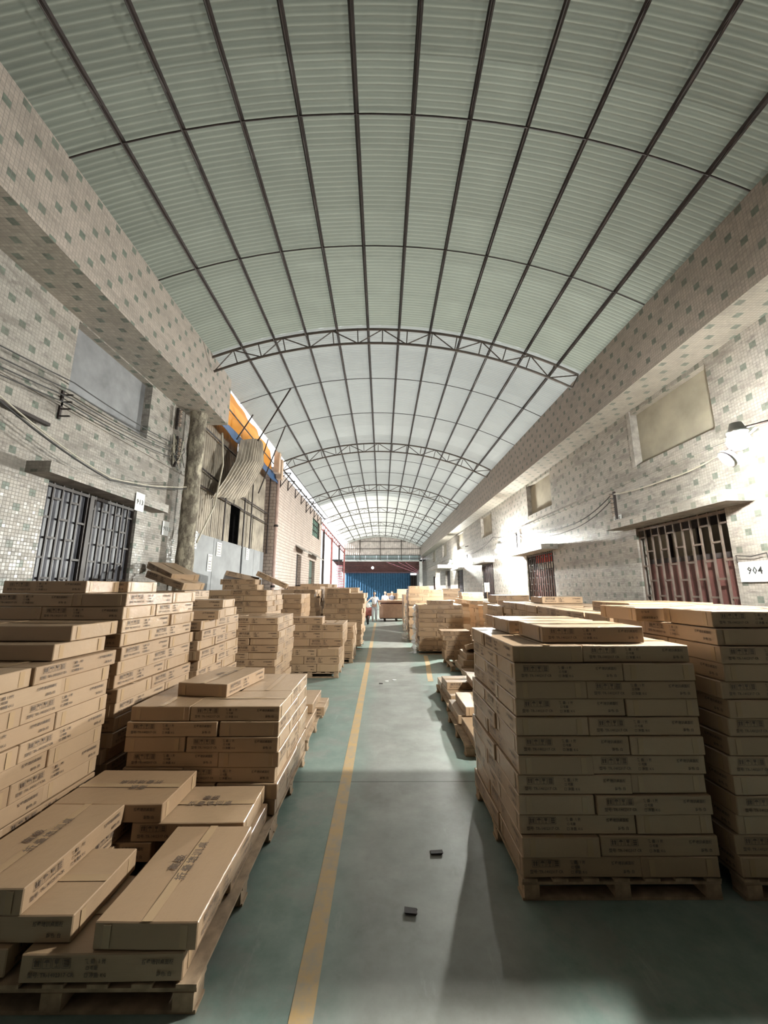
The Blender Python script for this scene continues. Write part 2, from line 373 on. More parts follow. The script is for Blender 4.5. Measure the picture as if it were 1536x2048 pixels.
while y < 42:
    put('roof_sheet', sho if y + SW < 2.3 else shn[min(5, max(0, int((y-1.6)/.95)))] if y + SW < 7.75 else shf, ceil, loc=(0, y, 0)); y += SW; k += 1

pur = []
for i in range(11):
    x = -.31 + .68*(i-4)
    t_ = thing('roof_purlin', f'{["leftmost","second from left","third from left","fourth from left","fifth from left","middle","fifth from right","fourth from right","third from right","second from right","rightmost"][i]} long dark lattice purlin under the arched roof', 'purlin', group='lattice purlins running the length of the roof')
    X, Z = arc(ang(x), RR-.045); X2, Z2 = arc(ang(x), RR-.19)
    MB().tube([(X,-23.8,Z),(X,20,Z),(X,42,Z)], .030, 6).build('top_chord', M['steel'], t_)
    MB().tube([(X2,-23.8,Z2),(X2,20,Z2),(X2,42,Z2)], .008, 4).build('bottom_rod', M['steel'], t_)
    mb = MB(); yy = -3.6; up = True; pts = []
    while yy < 42: pts.append((X if up else X2, yy, Z-.02 if up else Z2)); up = not up; yy += .38
    mb.tube(pts, .006, 3, cap=False).build('web_rod', M['steel'], t_)
for i, y in enumerate([3.58, 5.38, 9.48, 11.56, 16.2, 18.1, 22.2, 24.2, 28.3, 30.3, 34.4, 36.4]):
    mb = MB(); a0 = ang(-4.1) if y < 8.4 else AL; mb.tube([(*[arc(a0+(AR-a0)*j/24, RR-.075)[0]], y, arc(a0+(AR-a0)*j/24, RR-.075)[1]) for j in range(25)], .010, 5)
    mb.build('tie_rod', M['steel'], label=f'thin curved steel tie rod crossing the purlins, {ORD[i+1]} from the camera', category='rod', group='curved tie rods between the roof trusses')
for i, y in enumerate([7.4, 14.1, 20.2, 26.3, 32.4, 38.5]):
    t_ = thing('roof_truss', f'arched brown lattice roof truss, {ORD[i+1]} counting from the camera', 'truss', group='arched roof trusses')
    r1, r2 = RR-.13, RR-.46; a0, a1 = ang(-3.72), ang(4.2)
    if y > 13: a0 = ang(-4.0)
    P = lambda a, r: (arc(a, r)[0], y, arc(a, r)[1])
    MB().tube([P(a0+(a1-a0)*j/30, r1) for j in range(31)], .027, 6).build('top_chord', M['truss'], t_)
    MB().tube([P(a0+(a1-a0)*j/30, r2) for j in range(31)], .025, 6).build('bottom_chord', M['truss'], t_)
    n = 15
    for j in range(n):
        aa, ab = a0+(a1-a0)*j/n, a0+(a1-a0)*(j+1)/n
        p, q = (P(aa, r1), P(ab, r2)) if j % 2 else (P(aa, r2), P(ab, r1))
        MB().tube([p, q], .014, 4).build('web_bar', M['truss'], t_)
        MB().tube([P(ab, r1), P(ab, r2)], .011, 4).build('web_post', M['truss'], t_)

# ------------------------------------------------------------------ door canopies, gates and shutters
def canopy(n, side, y0, y1, z0, z1, out):
    X = XL if side < 0 else XR; Xo = X - side*out; lo, hi = min(X, Xo), max(X, Xo)
    mb = MB(); mb.box((lo, y0, z0), (hi, y1, z1))
    mb.m = [3, 3, 2, 0, 2, 0] if True else mb.m
    return structure(mb.build(f'trim_{n}', [M['tYZ'], M['tXY'], M['tXZ'], M['concrete']]))
canopy(1, -1, 4.45, 7.05, 3.36, 3.50, .30)
canopy(2, 1, 4.78, 7.45, 3.09, 3.24, .38)
canopy(3, 1, 10.4, 13.1, 3.03, 3.17, .45)
canopy(4, 1, 16.4, 18.9, 3.06, 3.18, .42)
canopy(5, 1, 22.6, 25.0, 3.06, 3.16, .35)
canopy(6, 1, 26.3, 31.0, 3.30, 3.52, 1.0)
# thin drip band running along the lamp-side wall
structure(MB().box((XR-.035, -4, 3.98), (XR, 46, 4.03)).build('trim_7', M['tYZ']))
structure(MB().box((-4.32, -4, 4.36), (XL+.03, 8.05, 4.42)).build('trim_8', M['tYZ']))

def gate(n, side, hole, nbars, mat, X, stuff=False, zc=.52, double=()):
    a, b, c, d = hole; g = structure(put(f'door_{n}', None)); st = (b-a)/nbars
    vb = MB().box((-.012,-.012,c), (.012,.012,d)).mesh('bar', mat)
    cb = MB().box((-.010, 0, -.014), (.010, st, .014)).mesh('cross_bar', mat)
    for i in range(nbars+1): put('bar', vb, g, loc=(X, a + st*i + (0.012 if i == 0 else -.012 if i == nbars else 0), 0))
    mb = MB()
    for i in range(nbars):
        z = c + .30 + (zc/2 if i % 2 else 0)
        while z < d - .08:
            if stuff: mb.box((X-.008, a+st*i, z-.011), (X+.008, a+st*(i+1), z+.011))
            else: put('cross_bar', cb, g, loc=(X, a+st*i, z))
            z += zc
    if stuff: o = mb.build('cross_bars', mat, g); o['kind'] = 'stuff'
    MB().box((X-.02, a, d-.06), (X+.02, b, d-.02)).build('top_rail', mat, g)
    return g
g1 = gate(1, -1, gateL, 12, M['grille'], XL-.06)
for i in range(5):
    y0 = 4.80 + i*.364; MB().box((XL-.13, y0+.006, 0), (XL-.10, y0+.358, 3.34)).build('panel', M['greyglass'], g1)
for i in (5,): MB().box((XL-.09, 4.80+.1517*i+.02, 0), (XL-.03, 4.80+.1517*i+.10, 3.34)).build('gate_post', M['grille'], g1)
g2 = gate(2, 1, gateR, 11, M['grilleR'], XR+.05)
for i in range(8):
    y0 = 5.23 + i*.24; MB().box((XR+.16, y0+.004, 0), (XR+.19, y0+.236, 2.42)).build('panel', M['darkred'], g2)
MB().box((XR+.15, 5.23, 2.42), (XR+.20, 7.15, 2.50)).build('panel_rail', M['darkroof'], g2)
# the store room seen over the door panels
rm = structure(put('wall_store_room', None))
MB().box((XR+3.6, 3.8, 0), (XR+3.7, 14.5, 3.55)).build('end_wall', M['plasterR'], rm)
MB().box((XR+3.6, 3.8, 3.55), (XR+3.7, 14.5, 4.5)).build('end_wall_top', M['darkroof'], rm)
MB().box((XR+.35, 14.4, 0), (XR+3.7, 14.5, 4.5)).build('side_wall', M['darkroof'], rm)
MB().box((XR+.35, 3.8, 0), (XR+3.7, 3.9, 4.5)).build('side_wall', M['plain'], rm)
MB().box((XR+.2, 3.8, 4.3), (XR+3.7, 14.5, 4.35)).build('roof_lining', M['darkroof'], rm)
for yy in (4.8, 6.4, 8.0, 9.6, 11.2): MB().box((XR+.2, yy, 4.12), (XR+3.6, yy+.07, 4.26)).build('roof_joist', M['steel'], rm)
for yy in (9.0, 10.0, 11.0, 12.0, 13.0): MB().box((XR+3.52, yy, 2.4), (XR+3.58, yy+.05, 3.55)).build('mullion', M['steel'], rm)
sl = thing('skylight_strip', 'glowing strip added for the store room skylight behind gate 905', 'lamp', (XR+2.6, 10.9, 3.98))  # glowing strip put in for the bright skylight patch over the door panels
MB().box((-.5,-.05,0),(.5,.05,.06)).build('housing', M['paint_white'], sl)
MB().box((-.48,-.03,-.03),(.48,.03,0)).build('tube', simple('warm_glowing_strip', (1,1,1), .5, var=0, emit=(1,.82,.6), estr=16), sl)
g3 = gate(3, 1, gate2, 13, M['grille'], XR+.05, zc=.40)
for i in range(6): MB().box((XR+.14, 10.75+i*.333+.004, 0), (XR+.17, 10.75+i*.333+.329, 2.55)).build('panel', M['darkred'], g3)
MB().box((XR+.14, 10.9, 2.56), (XR+.16, 12.2, 2.74)).build('notice_strip', M['white'], g3)
MB().box((XR+.14, 10.8, 2.75), (XR+.16, 12.3, 2.98)).build('notice_strip', simple('red_notice', (.55,.05,.04), .6, var=.1), g3, label='red banner strip above the door panels')
MB().box((XR+.16, 12.2, 2.5), (XR+.3, 12.75, 3.03)).build('dark_opening', M['darkroof'], g3)
g4 = gate(4, 1, gate3, 9, M['grille'], XR+.05, stuff=True, zc=.36)
for i in range(4): MB().box((XR+.12, 16.65+i*.475+.005, 0), (XR+.15, 16.65+i*.475+.47, 3.05)).build('panel', M['darkred'], g4)
def far_window(n, hole, mat):
    a, b, c, d = hole; g = structure(put(f'window_{n}', None))
    for i in range(4):
        y0 = a + (b-a)*i/4; MB().box((XR+.10, y0+.03, c), (XR+.12, y0+(b-a)/4-.03, d)).build('pane', mat, g)
    for i in range(5): MB().box((XR+.03, a+(b-a)*i/4-.02, c), (XR+.07, a+(b-a)*i/4+.02, d)).build('bar', M['steel'], g)
    for k in range(5): MB().box((XR+.04, a, c+(d-c)*k/5), (XR+.06, b, c+(d-c)*k/5+.03)).build('cross_bar', M['steel'], g)
far_window(1, win4, M['greyglass']); far_window(2, win6, M['darkred'])
g5 = structure(put('door_5', None)); MB().box((XR+.14, 27.3, 0), (XR+.2, 29.3, 3.2)).build('panel', M['darkroof'], g5)
structure(MB().box((3.85, 27.9, 0), (4.15, 28.3, 3.3)).build('pillar', M['concrete']))

# ------------------------------------------------------------------ damaged bay past the fascia (yellow-line side)
XB = -4.34
bay = structure(put('wall_bay', None))
def ribbed(y0, y1, z0, z1, X, name, mat, parent, pitch=.11, amp=.014, ax='Y', th=.012):
    mb = MB(); n = max(2, int(abs(y1-y0)/pitch*4)); P = []
    for s_ in (0, 1):
        for i in range(n+1):
            y = y0 + (y1-y0)*i/n; x = X + amp*[1,1,-1,-1][i % 4] + s_*th
            for z in (z0, z1): mb.v.append((x, y, z) if ax == 'Y' else (y, x, z))
    for s_ in (0, 1):
        b = s_*2*(n+1)
        for i in range(n): mb.f.append((b+2*i, b+2*i+1, b+2*i+3, b+2*i+2)); mb.m.append(0)
    return mb.build(name, mat, parent)
for y0, y1 in ((8.1, 9.6), (9.62, 10.82), (11.5, 12.7), (12.72, 13.95)): ribbed(y0, y1, 3.2, 4.42, XB, 'lower_sheet', M['zinc'], bay)
for i, (y0, y1) in enumerate(((8.1, 9.5), (9.52, 11.0), (11.02, 12.5), (12.52, 13.95))): ribbed(y0, y1, 4.40, 6.36, XB-.02*(i % 2), 'upper_sheet', M['zinc'], bay)
for y0, y1 in ((8.1, 9.78), (9.80, 11.72), (11.86, 12.9), (12.92, 13.95)): MB().box((XB+.02, y0, 0), (XB+.06, y1, 3.24)).build('board', M['board'], bay)
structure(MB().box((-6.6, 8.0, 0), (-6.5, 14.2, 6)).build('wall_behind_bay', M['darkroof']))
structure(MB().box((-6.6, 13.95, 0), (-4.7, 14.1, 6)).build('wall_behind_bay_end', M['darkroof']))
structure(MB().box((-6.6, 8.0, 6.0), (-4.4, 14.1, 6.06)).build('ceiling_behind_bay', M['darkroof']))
fr = thing('bay_framework', 'dark rusty steel frame of rails and posts over the corrugated bay', 'frame')
for i, (p, q) in enumerate([((8.3,4.32),(9.9,4.30)), ((9.9,4.30),(14.0,4.28)), ((8.3,4.76),(9.6,4.66)), ((11.18,4.66),(14.0,4.66)), ((8.3,5.74),(10.6,5.70))]):
    MB().tube([(-4.20, p[0], p[1]), (-4.20, q[0], q[1])], .022, 5).build('rail', M['steel'], fr)
for y, z0, z1 in ((10.1, 3.2, 4.40), (12.17, 3.2, 5.70), (14.0, 3.2, 6.1), (11.55, 3.2, 4.7)):
    MB().tube([(-4.20, y, z0), (-4.20, y, z1)], .024, 5).build('post', M['steel'], fr)
# the bent roofing sheet that hangs down
def bent():
    mb = MB(); A = [(-3.95,10.15,6.02), (-3.85,9.65,5.25), (-3.9,9.20,4.62), (-4.05,8.85,4.02)]; B = [(-3.75,11.45,6.42), (-3.70,11.5,5.75), (-3.85,11.25,5.15), (-4.05,11.1,4.62)]
    def cat(P, t):
        t *= 3; i = min(2, int(t)); f = t-i; p = Vector(P[i]).lerp(Vector(P[i+1]), f); return p
    nu, nv = 48, 12
    for s_ in (0, 1):
        for j in range(nv+1):
            v = j/nv; a, b = cat(A, v), cat(B, v)
            for i in range(nu+1):
                u = i/nu; p = a.lerp(b, u); p.x += .022*[1,1,-1,-1][i % 4] + .25*math.sin(math.pi*u)*(1-v)*.6 - s_*.012
                p.z += .10*math.sin(math.pi*u)*(1-v) + (.05*math.sin(7*u) if j == nv else 0)
                mb.v.append(tuple(p))
        b0 = s_*(nu+1)*(nv+1)
        for j in range(nv):
            for i in range(nu):
                p = b0 + j*(nu+1)+i; mb.f.append((p, p+1, p+nu+2, p+nu+1)); mb.m.append(0)
    return mb
bent().build('hanging_sheet', M['zinc'], label='bent corrugated metal sheet hanging loose off the damaged bay', category='metal sheet')
def cloth(name, quad, mat, nx=24, ny=6, amp=.05, label=None, cat=None):
    mb = MB(); q = [Vector(p) for p in quad]
    for s_ in (0, 1):
        for j in range(ny+1):
            for i in range(nx+1):
                u, v = i/nx, j/ny; p = q[0].lerp(q[1], u).lerp(q[3].lerp(q[2], u), v)
                p.x += amp*math.sin(u*nx*.9)*(.4+.6*v) + amp*.5*math.sin(u*31+v*3) - s_*.01; mb.v.append(tuple(p))
        b0 = s_*(nx+1)*(ny+1)
        for j in range(ny):
            for i in range(nx):
                p = b0+j*(nx+1)+i; mb.f.append((p, p+1, p+nx+2, p+nx+1)); mb.m.append(0)
    return mb.build(name, mat, None, True, label=label, category=cat)
cloth('tarpaulin', [(-4.15,8.5,7.30),(-4.15,13.6,6.98),(-4.10,13.6,6.22),(-4.10,8.5,6.22)], M['orange'], label='glowing orange tarpaulin strung under the open roof edge', cat='tarpaulin')
cloth('tarpaulin', [(-4.06,8.46,6.24),(-4.06,14.4,6.22),(-3.96,14.3,5.83),(-3.96,8.46,5.93)], M['bluetarp'], amp=.03, label='dark blue tarpaulin strip hanging below the orange one', cat='tarpaulin')
tf = thing('tarpaulin_support', 'thin steel bars that hold the orange tarpaulin', 'frame')
for p, q in [((-4.02,8.45,6.62),(-4.02,13.9,6.50)), ((-3.95,9.9,5.95),(-3.70,10.3,6.85)), ((-4.03,12.2,6.0),(-3.85,12.3,6.9))]: MB().tube([p, q], .02, 5).build('bar', M['steel'], tf)
for i, (p, q) in enumerate([((-2.40,9.3,7.12),(-3.85,11.0,6.15)), ((-3.03,11.35,6.99),(-4.02,12.17,5.0))]):
    MB().tube([p, q], .022, 6).build('roof_strut', M['steel'], label=['long slanting steel strut from roof purlin down to the hanging sheet', 'slanting steel strut from roof purlin down to the bay post'][i], category='strut')

# pillar
mb = MB(); random.seed(5); prof = []
for i in range(23): prof.append((.165 + random.uniform(-.012, .012), 5.72*i/22))
mb.lathe(prof, 18, (-4.0, 7.86, 0)); mb.v = [(x+random.uniform(-.008,.008), y_+random.uniform(-.008,.008), z) for x, y_, z in mb.v]
t = NT('flaking_limewash_pillar'); o_ = t.obj(); n = t.ramp(t.noise(9, 8, t.mapping(o_, (1,1,.45)), .75), .42, .58)
t.link(t.mix(n, (.55,.49,.38), (.17,.14,.11)), t.b.inputs['Base Color']); t.b.inputs['Roughness'].default_value = .9; t.bump(n, .8, .02)
structure(mb.build('pillar', t.m, None, True))

# ------------------------------------------------------------------ brick-tiled house beyond the bay
XK = -4.0; doorA = (18.1, 19.2, 0, 3.55); doorB = (21.3, 23.1, 0, 3.50); winC = (21.9, 24.4, 4.95, 6.0)
mb = MB(); plane_holes(mb, XK, 14.05, 25.2, 0, 6.50, [doorA, doorB, winC], .25, -1, 0, 2, 1)
mb.quad((XK,14.05,0),(-6.5,14.05,0),(-6.5,14.05,6.5),(XK,14.05,6.5), 1); mb.quad((XK,25.2,0),(XK,25.2,6.5),(-9,25.2,6.5),(-9,25.2,0), 1)
mb.quad((XK,14.05,6.5),(XK,25.2,6.5),(-9,25.2,6.5),(-9,14.05,6.5), 2)
structure(mb.build('wall_brick', [M['brick'], M['brickX'], M['plasterR']]))
for n_, (a, b, c, d) in ((6, doorA), (7, doorB)):
    g = structure(put(f'door_{n_}', None)); m_ = M['darkroof'] if n_ == 6 else simple('dull_green_door', (.10,.14,.12), .5)
    MB().box((XK-.25, a, 0), (XK-.18, b, d)).build('leaf', m_, g); MB().box((XK-.2, a, 2.5), (XK-.15, b, 2.56)).build('transom', M['steel'], g)
for i, (a, b) in enumerate(((17.8, 19.6), (21.0, 23.6))):
    mb = MB(); mb.poly([(XK,a,3.95),(XK,b,3.95),(XK+.45,b,3.66),(XK+.45,a,3.66)]); mb.poly([(XK,a,3.90),(XK+.45,a,3.61),(XK+.45,b,3.61),(XK,b,3.90)])
    mb.poly([(XK,a,3.95),(XK+.45,a,3.66),(XK+.45,a,3.61),(XK,a,3.90)]); mb.poly([(XK,b,3.95),(XK,b,3.90),(XK+.45,b,3.61),(XK+.45,b,3.66)]); mb.poly([(XK+.45,a,3.66),(XK+.45,b,3.66),(XK+.45,b,3.61),(XK+.45,a,3.61)])
    structure(mb.build(f'trim_{20+i}', M['concrete']))
g = structure(put('window_7', None)); MB().box((XK-.12, 21.9, 4.95), (XK-.10, 24.4, 6.0)).build('pane', simple('pale_green_pane', (.30,.52,.42), .3), g)
for k in range(6): MB().box((XK-.06, 21.9+k*.49, 4.95), (XK-.02, 21.94+k*.49, 6.0)).build('bar', M['steel'], g)
for k in range(4): MB().box((XK-.06, 21.9, 4.95+k*.34), (XK-.02, 24.4, 4.99+k*.34)).build('cross_bar', M['steel'], g)
dp = thing('drain_pipe', 'pale vertical drain pipe at the corner of the brick wall', 'pipe', (XK+.07, 14.12, 0)); MB().tube([(0,0,0),(0,0,6.4)], .06, 8).build('pipe', simple('rust_pink_pipe', (.42,.29,.25), .5), dp)
for z in (2.0, 4.2): MB().lathe([(.07,0),(.085,.02),(.085,.06),(.07,.08)], 8, (0,0,z)).build('clip', M['steel'], dp)
for i, (yy, h) in enumerate(((13.45, .85), (13.85, .75))):
    MB().box((-3.95,yy,6.10-i*.12), (-3.75,yy+.22,6.10+h-i*.12)).build('duct_box', simple('peach_sheet_box', (.62,.45,.33), .5), label=['taller pale box mounted at the end of the orange tarpaulin', 'shorter pale box mounted above the brick wall corner'][i], category='box')
er = thing('eave_rail', 'dark steel eave rail along the top of the brick wall', 'rail'); MB().tube([(-3.80,13.9,6.44),(-3.80,25.2,6.44)], .035, 5).build('rail', M['steel'], er)
MB().tube([(-3.62,13.9,6.60),(-3.62,25.2,6.60)], .02, 5).build('rail', M['steel'], er)
for i, yy in enumerate([14.6, 15.8, 17.2, 18.5, 19.8, 21.0, 22.2, 23.5, 24.8]):
    t_ = thing('eave_bracket', f'triangular dark steel bracket under the eave rail, {ORD[i+1]} along the brick wall', 'bracket', (XK, yy, 6.42), group='triangular brackets under the eave rail')
    s = .42 if i in (0, 4) else .30
    MB().tube([(0,0,0),(s,0,0)], .02, 4).build('arm', M['steel'], t_); MB().tube([(.02,0,-s*1.3),(s,0,0)], .02, 4).build('brace', M['steel'], t_); MB().tube([(.02,0,0),(.02,0,-s*1.4)], .02, 4).build('post', M['steel'], t_)
    if i in (0, 4): MB().tube([(.02,0,-s*.6),(s*.5,0,-.02)], .015, 4).build('tie', M['steel'], t_)

# ------------------------------------------------------------------ open street side, far end
ob = thing('side_truss', 'dusty red steel lattice beam above the open street side', 'truss')
for z in (6.30, 5.85): MB().tube([(-4.05,25.4,z),(-4.05,41.9,z-.25)], .05, 5).build('chord', M['redsteel'], ob)
for k in range(26):
    y0 = 25.4+k*.63; d = -.25*(k*.63)/16.5; MB().tube([(-4.05,y0,(6.30 if k % 2 else 5.85)+d),(-4.05,y0+.63,(5.85 if k % 2 else 6.30)+d)], .022, 4).build('web_bar', M['redsteel'], ob)
for i, yy in enumerate([26.6, 31.0, 36.5, 41.5]):
    t_ = thing('street_post', f'slim grey-red steel post on the open street side, {ORD[i+1]} past the brick wall', 'post', (-4.05, yy, 0), group='posts of the open street side')
    MB().box((-.07,-.07,0),(.07,.07,5.95)).build('shaft', M['redsteel'] if i % 2 else M['steel'], t_); MB().box((-.16,-.16,0),(.16,.16,.03)).build('foot_plate', M['steel'], t_)
structure(MB().box((-12.5, 22.0, 0), (-12, 62, 5.4)).build('wall_street', M['ext']))
structure(MB().box((-13.5, -10, 0), (-12.6, 22.0, 16.5)).build('wall_street_sun_block', M['ext']))  # unseen tall block added to keep the sun off the roof
for i, yy in enumerate([27, 30, 34, 38, 43]):
    MB().box((-11.99, yy, 0), (-11.9, yy+1.4, 3.0)).build('shutter', simple('pale_lilac_shutter', (.55,.48,.52), .5) if i == 0 else bpy.data.materials['pale_lilac_shutter'], None, label=f'closed pale shop shutter across the street, {ORD[i+1]} along', category='shutter', group='shutters across the street')
# gable
gb = structure(put('wall_gable', None)); GY = 42.0
mb = MB(); n = 150
for s_ in (0, 1):
    for i in range(n+1):
        x = -4.25 + 8.5*i/n; z1 = RZ + math.sqrt((RR-.05)**2-(x-RX)**2); yv = GY + .02*[1,1,-1,-1][i % 4] + s_*.02
        mb.v += [(x, yv, 5.45), (x, yv, z1)]
    for i in range(n): b = s_*2*(n+1)+2*i; mb.f.append((b, b+1, b+3, b+2)); mb.m.append(0)
mb.build('ribbed_sheet', M['gable'], gb)
for i in range(7): ribbed(-4.2+i*1.2, -4.2+(i+1)*1.2-.02, 4.88, 5.45, GY, 'lower_sheet', M['gablelow'], gb, ax='X', pitch=.15)
for z in (6.15, 5.45, 5.1, 6.95): MB().box((-4.2 if z < 6.5 else -2.6, GY-.09, z-.03), (4.2 if z < 6.5 else 2.6, GY-.03, z+.03)).build('rail', M['truss'], gb)
for x in (-2.4, -.2, 2.1, 4.0): MB().box((x-.03, GY-.12, 4.88), (x+.03, GY-.04, 5.5+1.9*(abs(x) < 3))).build('stud', M['truss'], gb)
MB().box((-4.3, GY-.1, 4.78), (4.4, GY+.1, 4.90)).build('bottom_beam', M['paint_white'], gb)
mb = MB(); mb.tube([(arc(AL+(AR-AL)*j/30, RR-.10)[0], GY-.15, arc(AL+(AR-AL)*j/30, RR-.10)[1]) for j in range(31)], .10, 6); mb.build('edge_trim', M['paint_white'], gb)
# end bay beyond the gable
structure(MB().box((-5.6, GY+.1, 4.95), (6.0, 44, 5.0)).build('ceiling_end_bay', M['darkroof']))
mb = MB(); mb.quad((-5.6,43.9,5.0),(6,43.9,5.0),(6,56,4.05),(-5.6,56,4.05)); mb.quad((-5.6,43.9,5.06),(-5.6,56,4.11),(6,56,4.11),(6,43.9,5.06)); structure(mb.build('ceiling_slope', M['darkroof']))
for k in range(9): structure(MB().box((-5.5, 44.5+k*1.3, 4.80-.102*k), (5.9, 44.58+k*1.3, 4.88-.102*k)).build(f'trim_{40+k}', M['redsteel']))
fb = structure(put('wall_far', None))
for i in range(9): ribbed(-5.2+i*1.02, -5.2+(i+1)*1.02+.03, 0, 4.1, 55.0+.02*(i%2), 'ribbed_sheet', M['blue'], fb, ax='X', pitch=.32, amp=.03)
for i in range(2): ribbed(3.98+i*1.02, 3.98+(i+1)*1.02-.015, 0, 3.72+.0*i, 55.0, 'ribbed_sheet', M['darkroof'], fb, ax='X', pitch=.32, amp=.03, )
structure(MB().box((4.9, 46, 0), (5.1, 56, 5)).build('wall_end_right', M['plain']))
structure(MB().box((4.05, 41.9, 0), (4.35, 42.2, 4.9)).build('pillar', M['paint_white']))
for i, (x0, x1) in enumerate(((.5, 4.2), (1.8, 4.2), (2.6, 4.2))):
    MB().tube([(x0, 42.6+i*.3, 4.75), (x1, 44.5, 3.55+i*.14)], .035, 5).build('brace_pipe', M['pink'], label=f'{["lowest","middle","topmost"][i]} of three pale red diagonal pipes under the gable', category='pipe', group='pale red diagonal pipes')
cl = thing('pendant_lamp', 'small white pendant bulb hanging in the end bay', 'lamp', (-1.1, 45.5, 4.85))
MB().tube([(0,0,0),(0,0,-.45)], .012, 4).build('cord', M['cable'], cl); MB().lathe([(.02,-.42),(.13,-.5),(.16,-.6),(.11,-.7),(.0,-.75)], 10).build('bulb', simple('lit_bulb', (1,1,1), .5, var=0, emit=(1,.98,.9), estr=6), cl)
# ribbed pink column of nested plastic stools
pk = thing('stool_stack', 'tall column of pink and white nested rounded plastic pieces by street side', 'stack', (-3.75, 36.0, 0))
for k in range(34):
    MB().lathe([(.0,0),(.30,.0),(.36,.04),(.34,.09),(.0,.10)], 12, (0,0,0)).build('ring', M['pink'] if k % 2 else M['paint_white'], pk, loc=(.05*math.sin(k*.4)-.008*k, 0, k*.118))

# ------------------------------------------------------------------ cartons
L0, W0, T0 = .79, .52, .121
def carton_mesh(seed):
    rnd = random.Random(seed); bm = bmesh.new(); bmesh.ops.create_cube(bm, size=1)
    for v in bm.verts: v.co = Vector((v.co.x*(L0-.006), v.co.y*(W0-.006), v.co.z*(T0-.002)))
    long_e = [e for e in bm.edges if abs(e.verts[0].co.x-e.verts[1].co.x) > .1]
    bmesh.ops.subdivide_edges(bm, edges=long_e, cuts=3, use_grid_fill=True)
    wid = [e for e in bm.edges if abs(e.verts[0].co.y-e.verts[1].co.y) > .1]
    bmesh.ops.subdivide_edges(bm, edges=wid, cuts=1, use_grid_fill=True)
    ph = [rnd.uniform(0, 6) for _ in range(4)]
    for v in bm.verts:
        x, y, z = v.co
        ex, ey = 1-abs(2*x/L0)**4, 1-abs(2*y/W0)**4
        if abs(y) > W0*.45 : v.co.y += (1 if y > 0 else -1)*(.003*math.sin(x*5+ph[0]) - .001)*ex
        if z > 0: v.co.z -= .003*ex*abs(math.sin(3*x+ph[1])) + .0015*ey
        if abs(x) > L0*.45: v.co.x += (1 if x > 0 else -1)*.002*math.sin(y*7+ph[2])
    out = [e for e in bm.edges if len(e.link_faces) == 2 and e.calc_face_angle(0) > .6]
    bmesh.ops.bevel(bm, geom=out, offset=.005, segments=1, affect='EDGES', profile=.5)
    me = bpy.data.meshes.new('carton'); bm.to_mesh(me); bm.free(); me.materials.append(M['carton'])
    me.polygons.foreach_set('use_smooth', [False]*len(me.polygons)); return me
CM = [carton_mesh(i) for i in range(7)]
def text_geo(body, size, x, y, mb, spacing=1.0, thick=0):
    c = bpy.data.curves.new('t', 'FONT'); c.body = body; c.size = size; c.resolution_u = 1; c.space_character = spacing; c.align_x = 'CENTER'; c.offset = thick
    o = bpy.data.objects.new('t', c); COL.objects.link(o); me = bpy.data.meshes.new_from_object(o.evaluated_get(bpy.context.evaluated_depsgraph_get()))
    n = len(mb.v)
    for v in me.vertices: mb.v.append((v.co.x+x, v.co.y+y, 0))
    for p in me.polygons: mb.f.append(tuple(n+i for i in p.vertices)); mb.m.append(0)
    bpy.data.objects.remove(o); bpy.data.meshes.remove(me); bpy.data.curves.remove(c)
def rect2(mb, x0, y0, x1, y1): mb.quad((x0,y0,0),(x1,y0,0),(x1,y1,0),(x0,y1,0))
def frame2(mb, x0, y0, x1, y1, w_=.0025):
    rect2(mb, x0, y0, x1, y0+w_); rect2(mb, x0, y1-w_, x1, y1); rect2(mb, x0, y0, x0+w_, y1); rect2(mb, x1-w_, y0, x1, y1)
def side_print():
    mb = MB()   # flat print in the XY plane, later stood against the long side
    for i in range(4):
        x0 = -.33+i*.047; frame2(mb, x0, .004, x0+.042, .046)
        cx = x0+.021
        if i == 0:
            for k in (0, 1): mb.poly([(cx-.013+k*.016,.012,0),(cx-.003+k*.016,.012,0),(cx-.003+k*.016,.03,0),(cx+.001+k*.016,.03,0),(cx-.008+k*.016,.042,0),(cx-.017+k*.016,.03,0),(cx-.013+k*.016,.03,0)])
        elif i == 1:
            mb.poly([(cx-.015,.028,0),(cx+.015,.028,0),(cx+.009,.038,0),(cx,.041,0),(cx-.009,.038,0)]); rect2(mb, cx-.0015, .010, cx+.0015, .028)
        elif i == 2:
            mb.poly([(cx-.011,.041,0),(cx-.009,.026,0),(cx,.022,0),(cx+.009,.026,0),(cx+.011,.041,0)]); rect2(mb, cx-.0015, .012, cx+.0015, .022); rect2(mb, cx-.008, .009, cx+.008, .012)
        else:
            for k in range(3): rect2(mb, cx-.013, .010+k*.011, cx+.013, .018+k*.011)
    text_geo('型号: TR-1402317 CR', .024, -.238, -.030, mb, thick=.0006)
    text_geo('数 量 : 1 张', .021, -.03, .024, mb, thick=.0006); text_geo('□ 毛重', .018, -.045, -.002, mb, thick=.0006); text_geo('□ 净重: KG', .021, -.025, -.032, mb, thick=.0006)
    text_geo('折叠培训桌面板', .022, .27, .018, mb, thick=.0006); text_geo('颜色: 白', .021, .305, -.030, mb, thick=.0006)
    mb.f = [tuple(f) for f in mb.f]
    me = mb.mesh('side_print', M['ink']); return me
def top_print():
    mb = MB(); text_geo('高级', .062, -.02, .025, mb, 1.2, .0014); text_geo('折叠培训桌', .062, 0, -.055, mb, 1.2, .0014); return mb.mesh('top_print', M['ink'])
SP, TP = side_print(), top_print()
def tape_mesh():
    h = T0/2+.0008; e = L0/2
    return MB().box((-e+.004,-.026,h-.0006),(e-.004,.026,h+.0002)).mesh('tape', M['tape'])
TAPE = tape_mesh()
ETAPE = MB().box((-.0008,-.018,-.048),(.0008,.018,.048)).mesh('edge_tape', M['tape'])

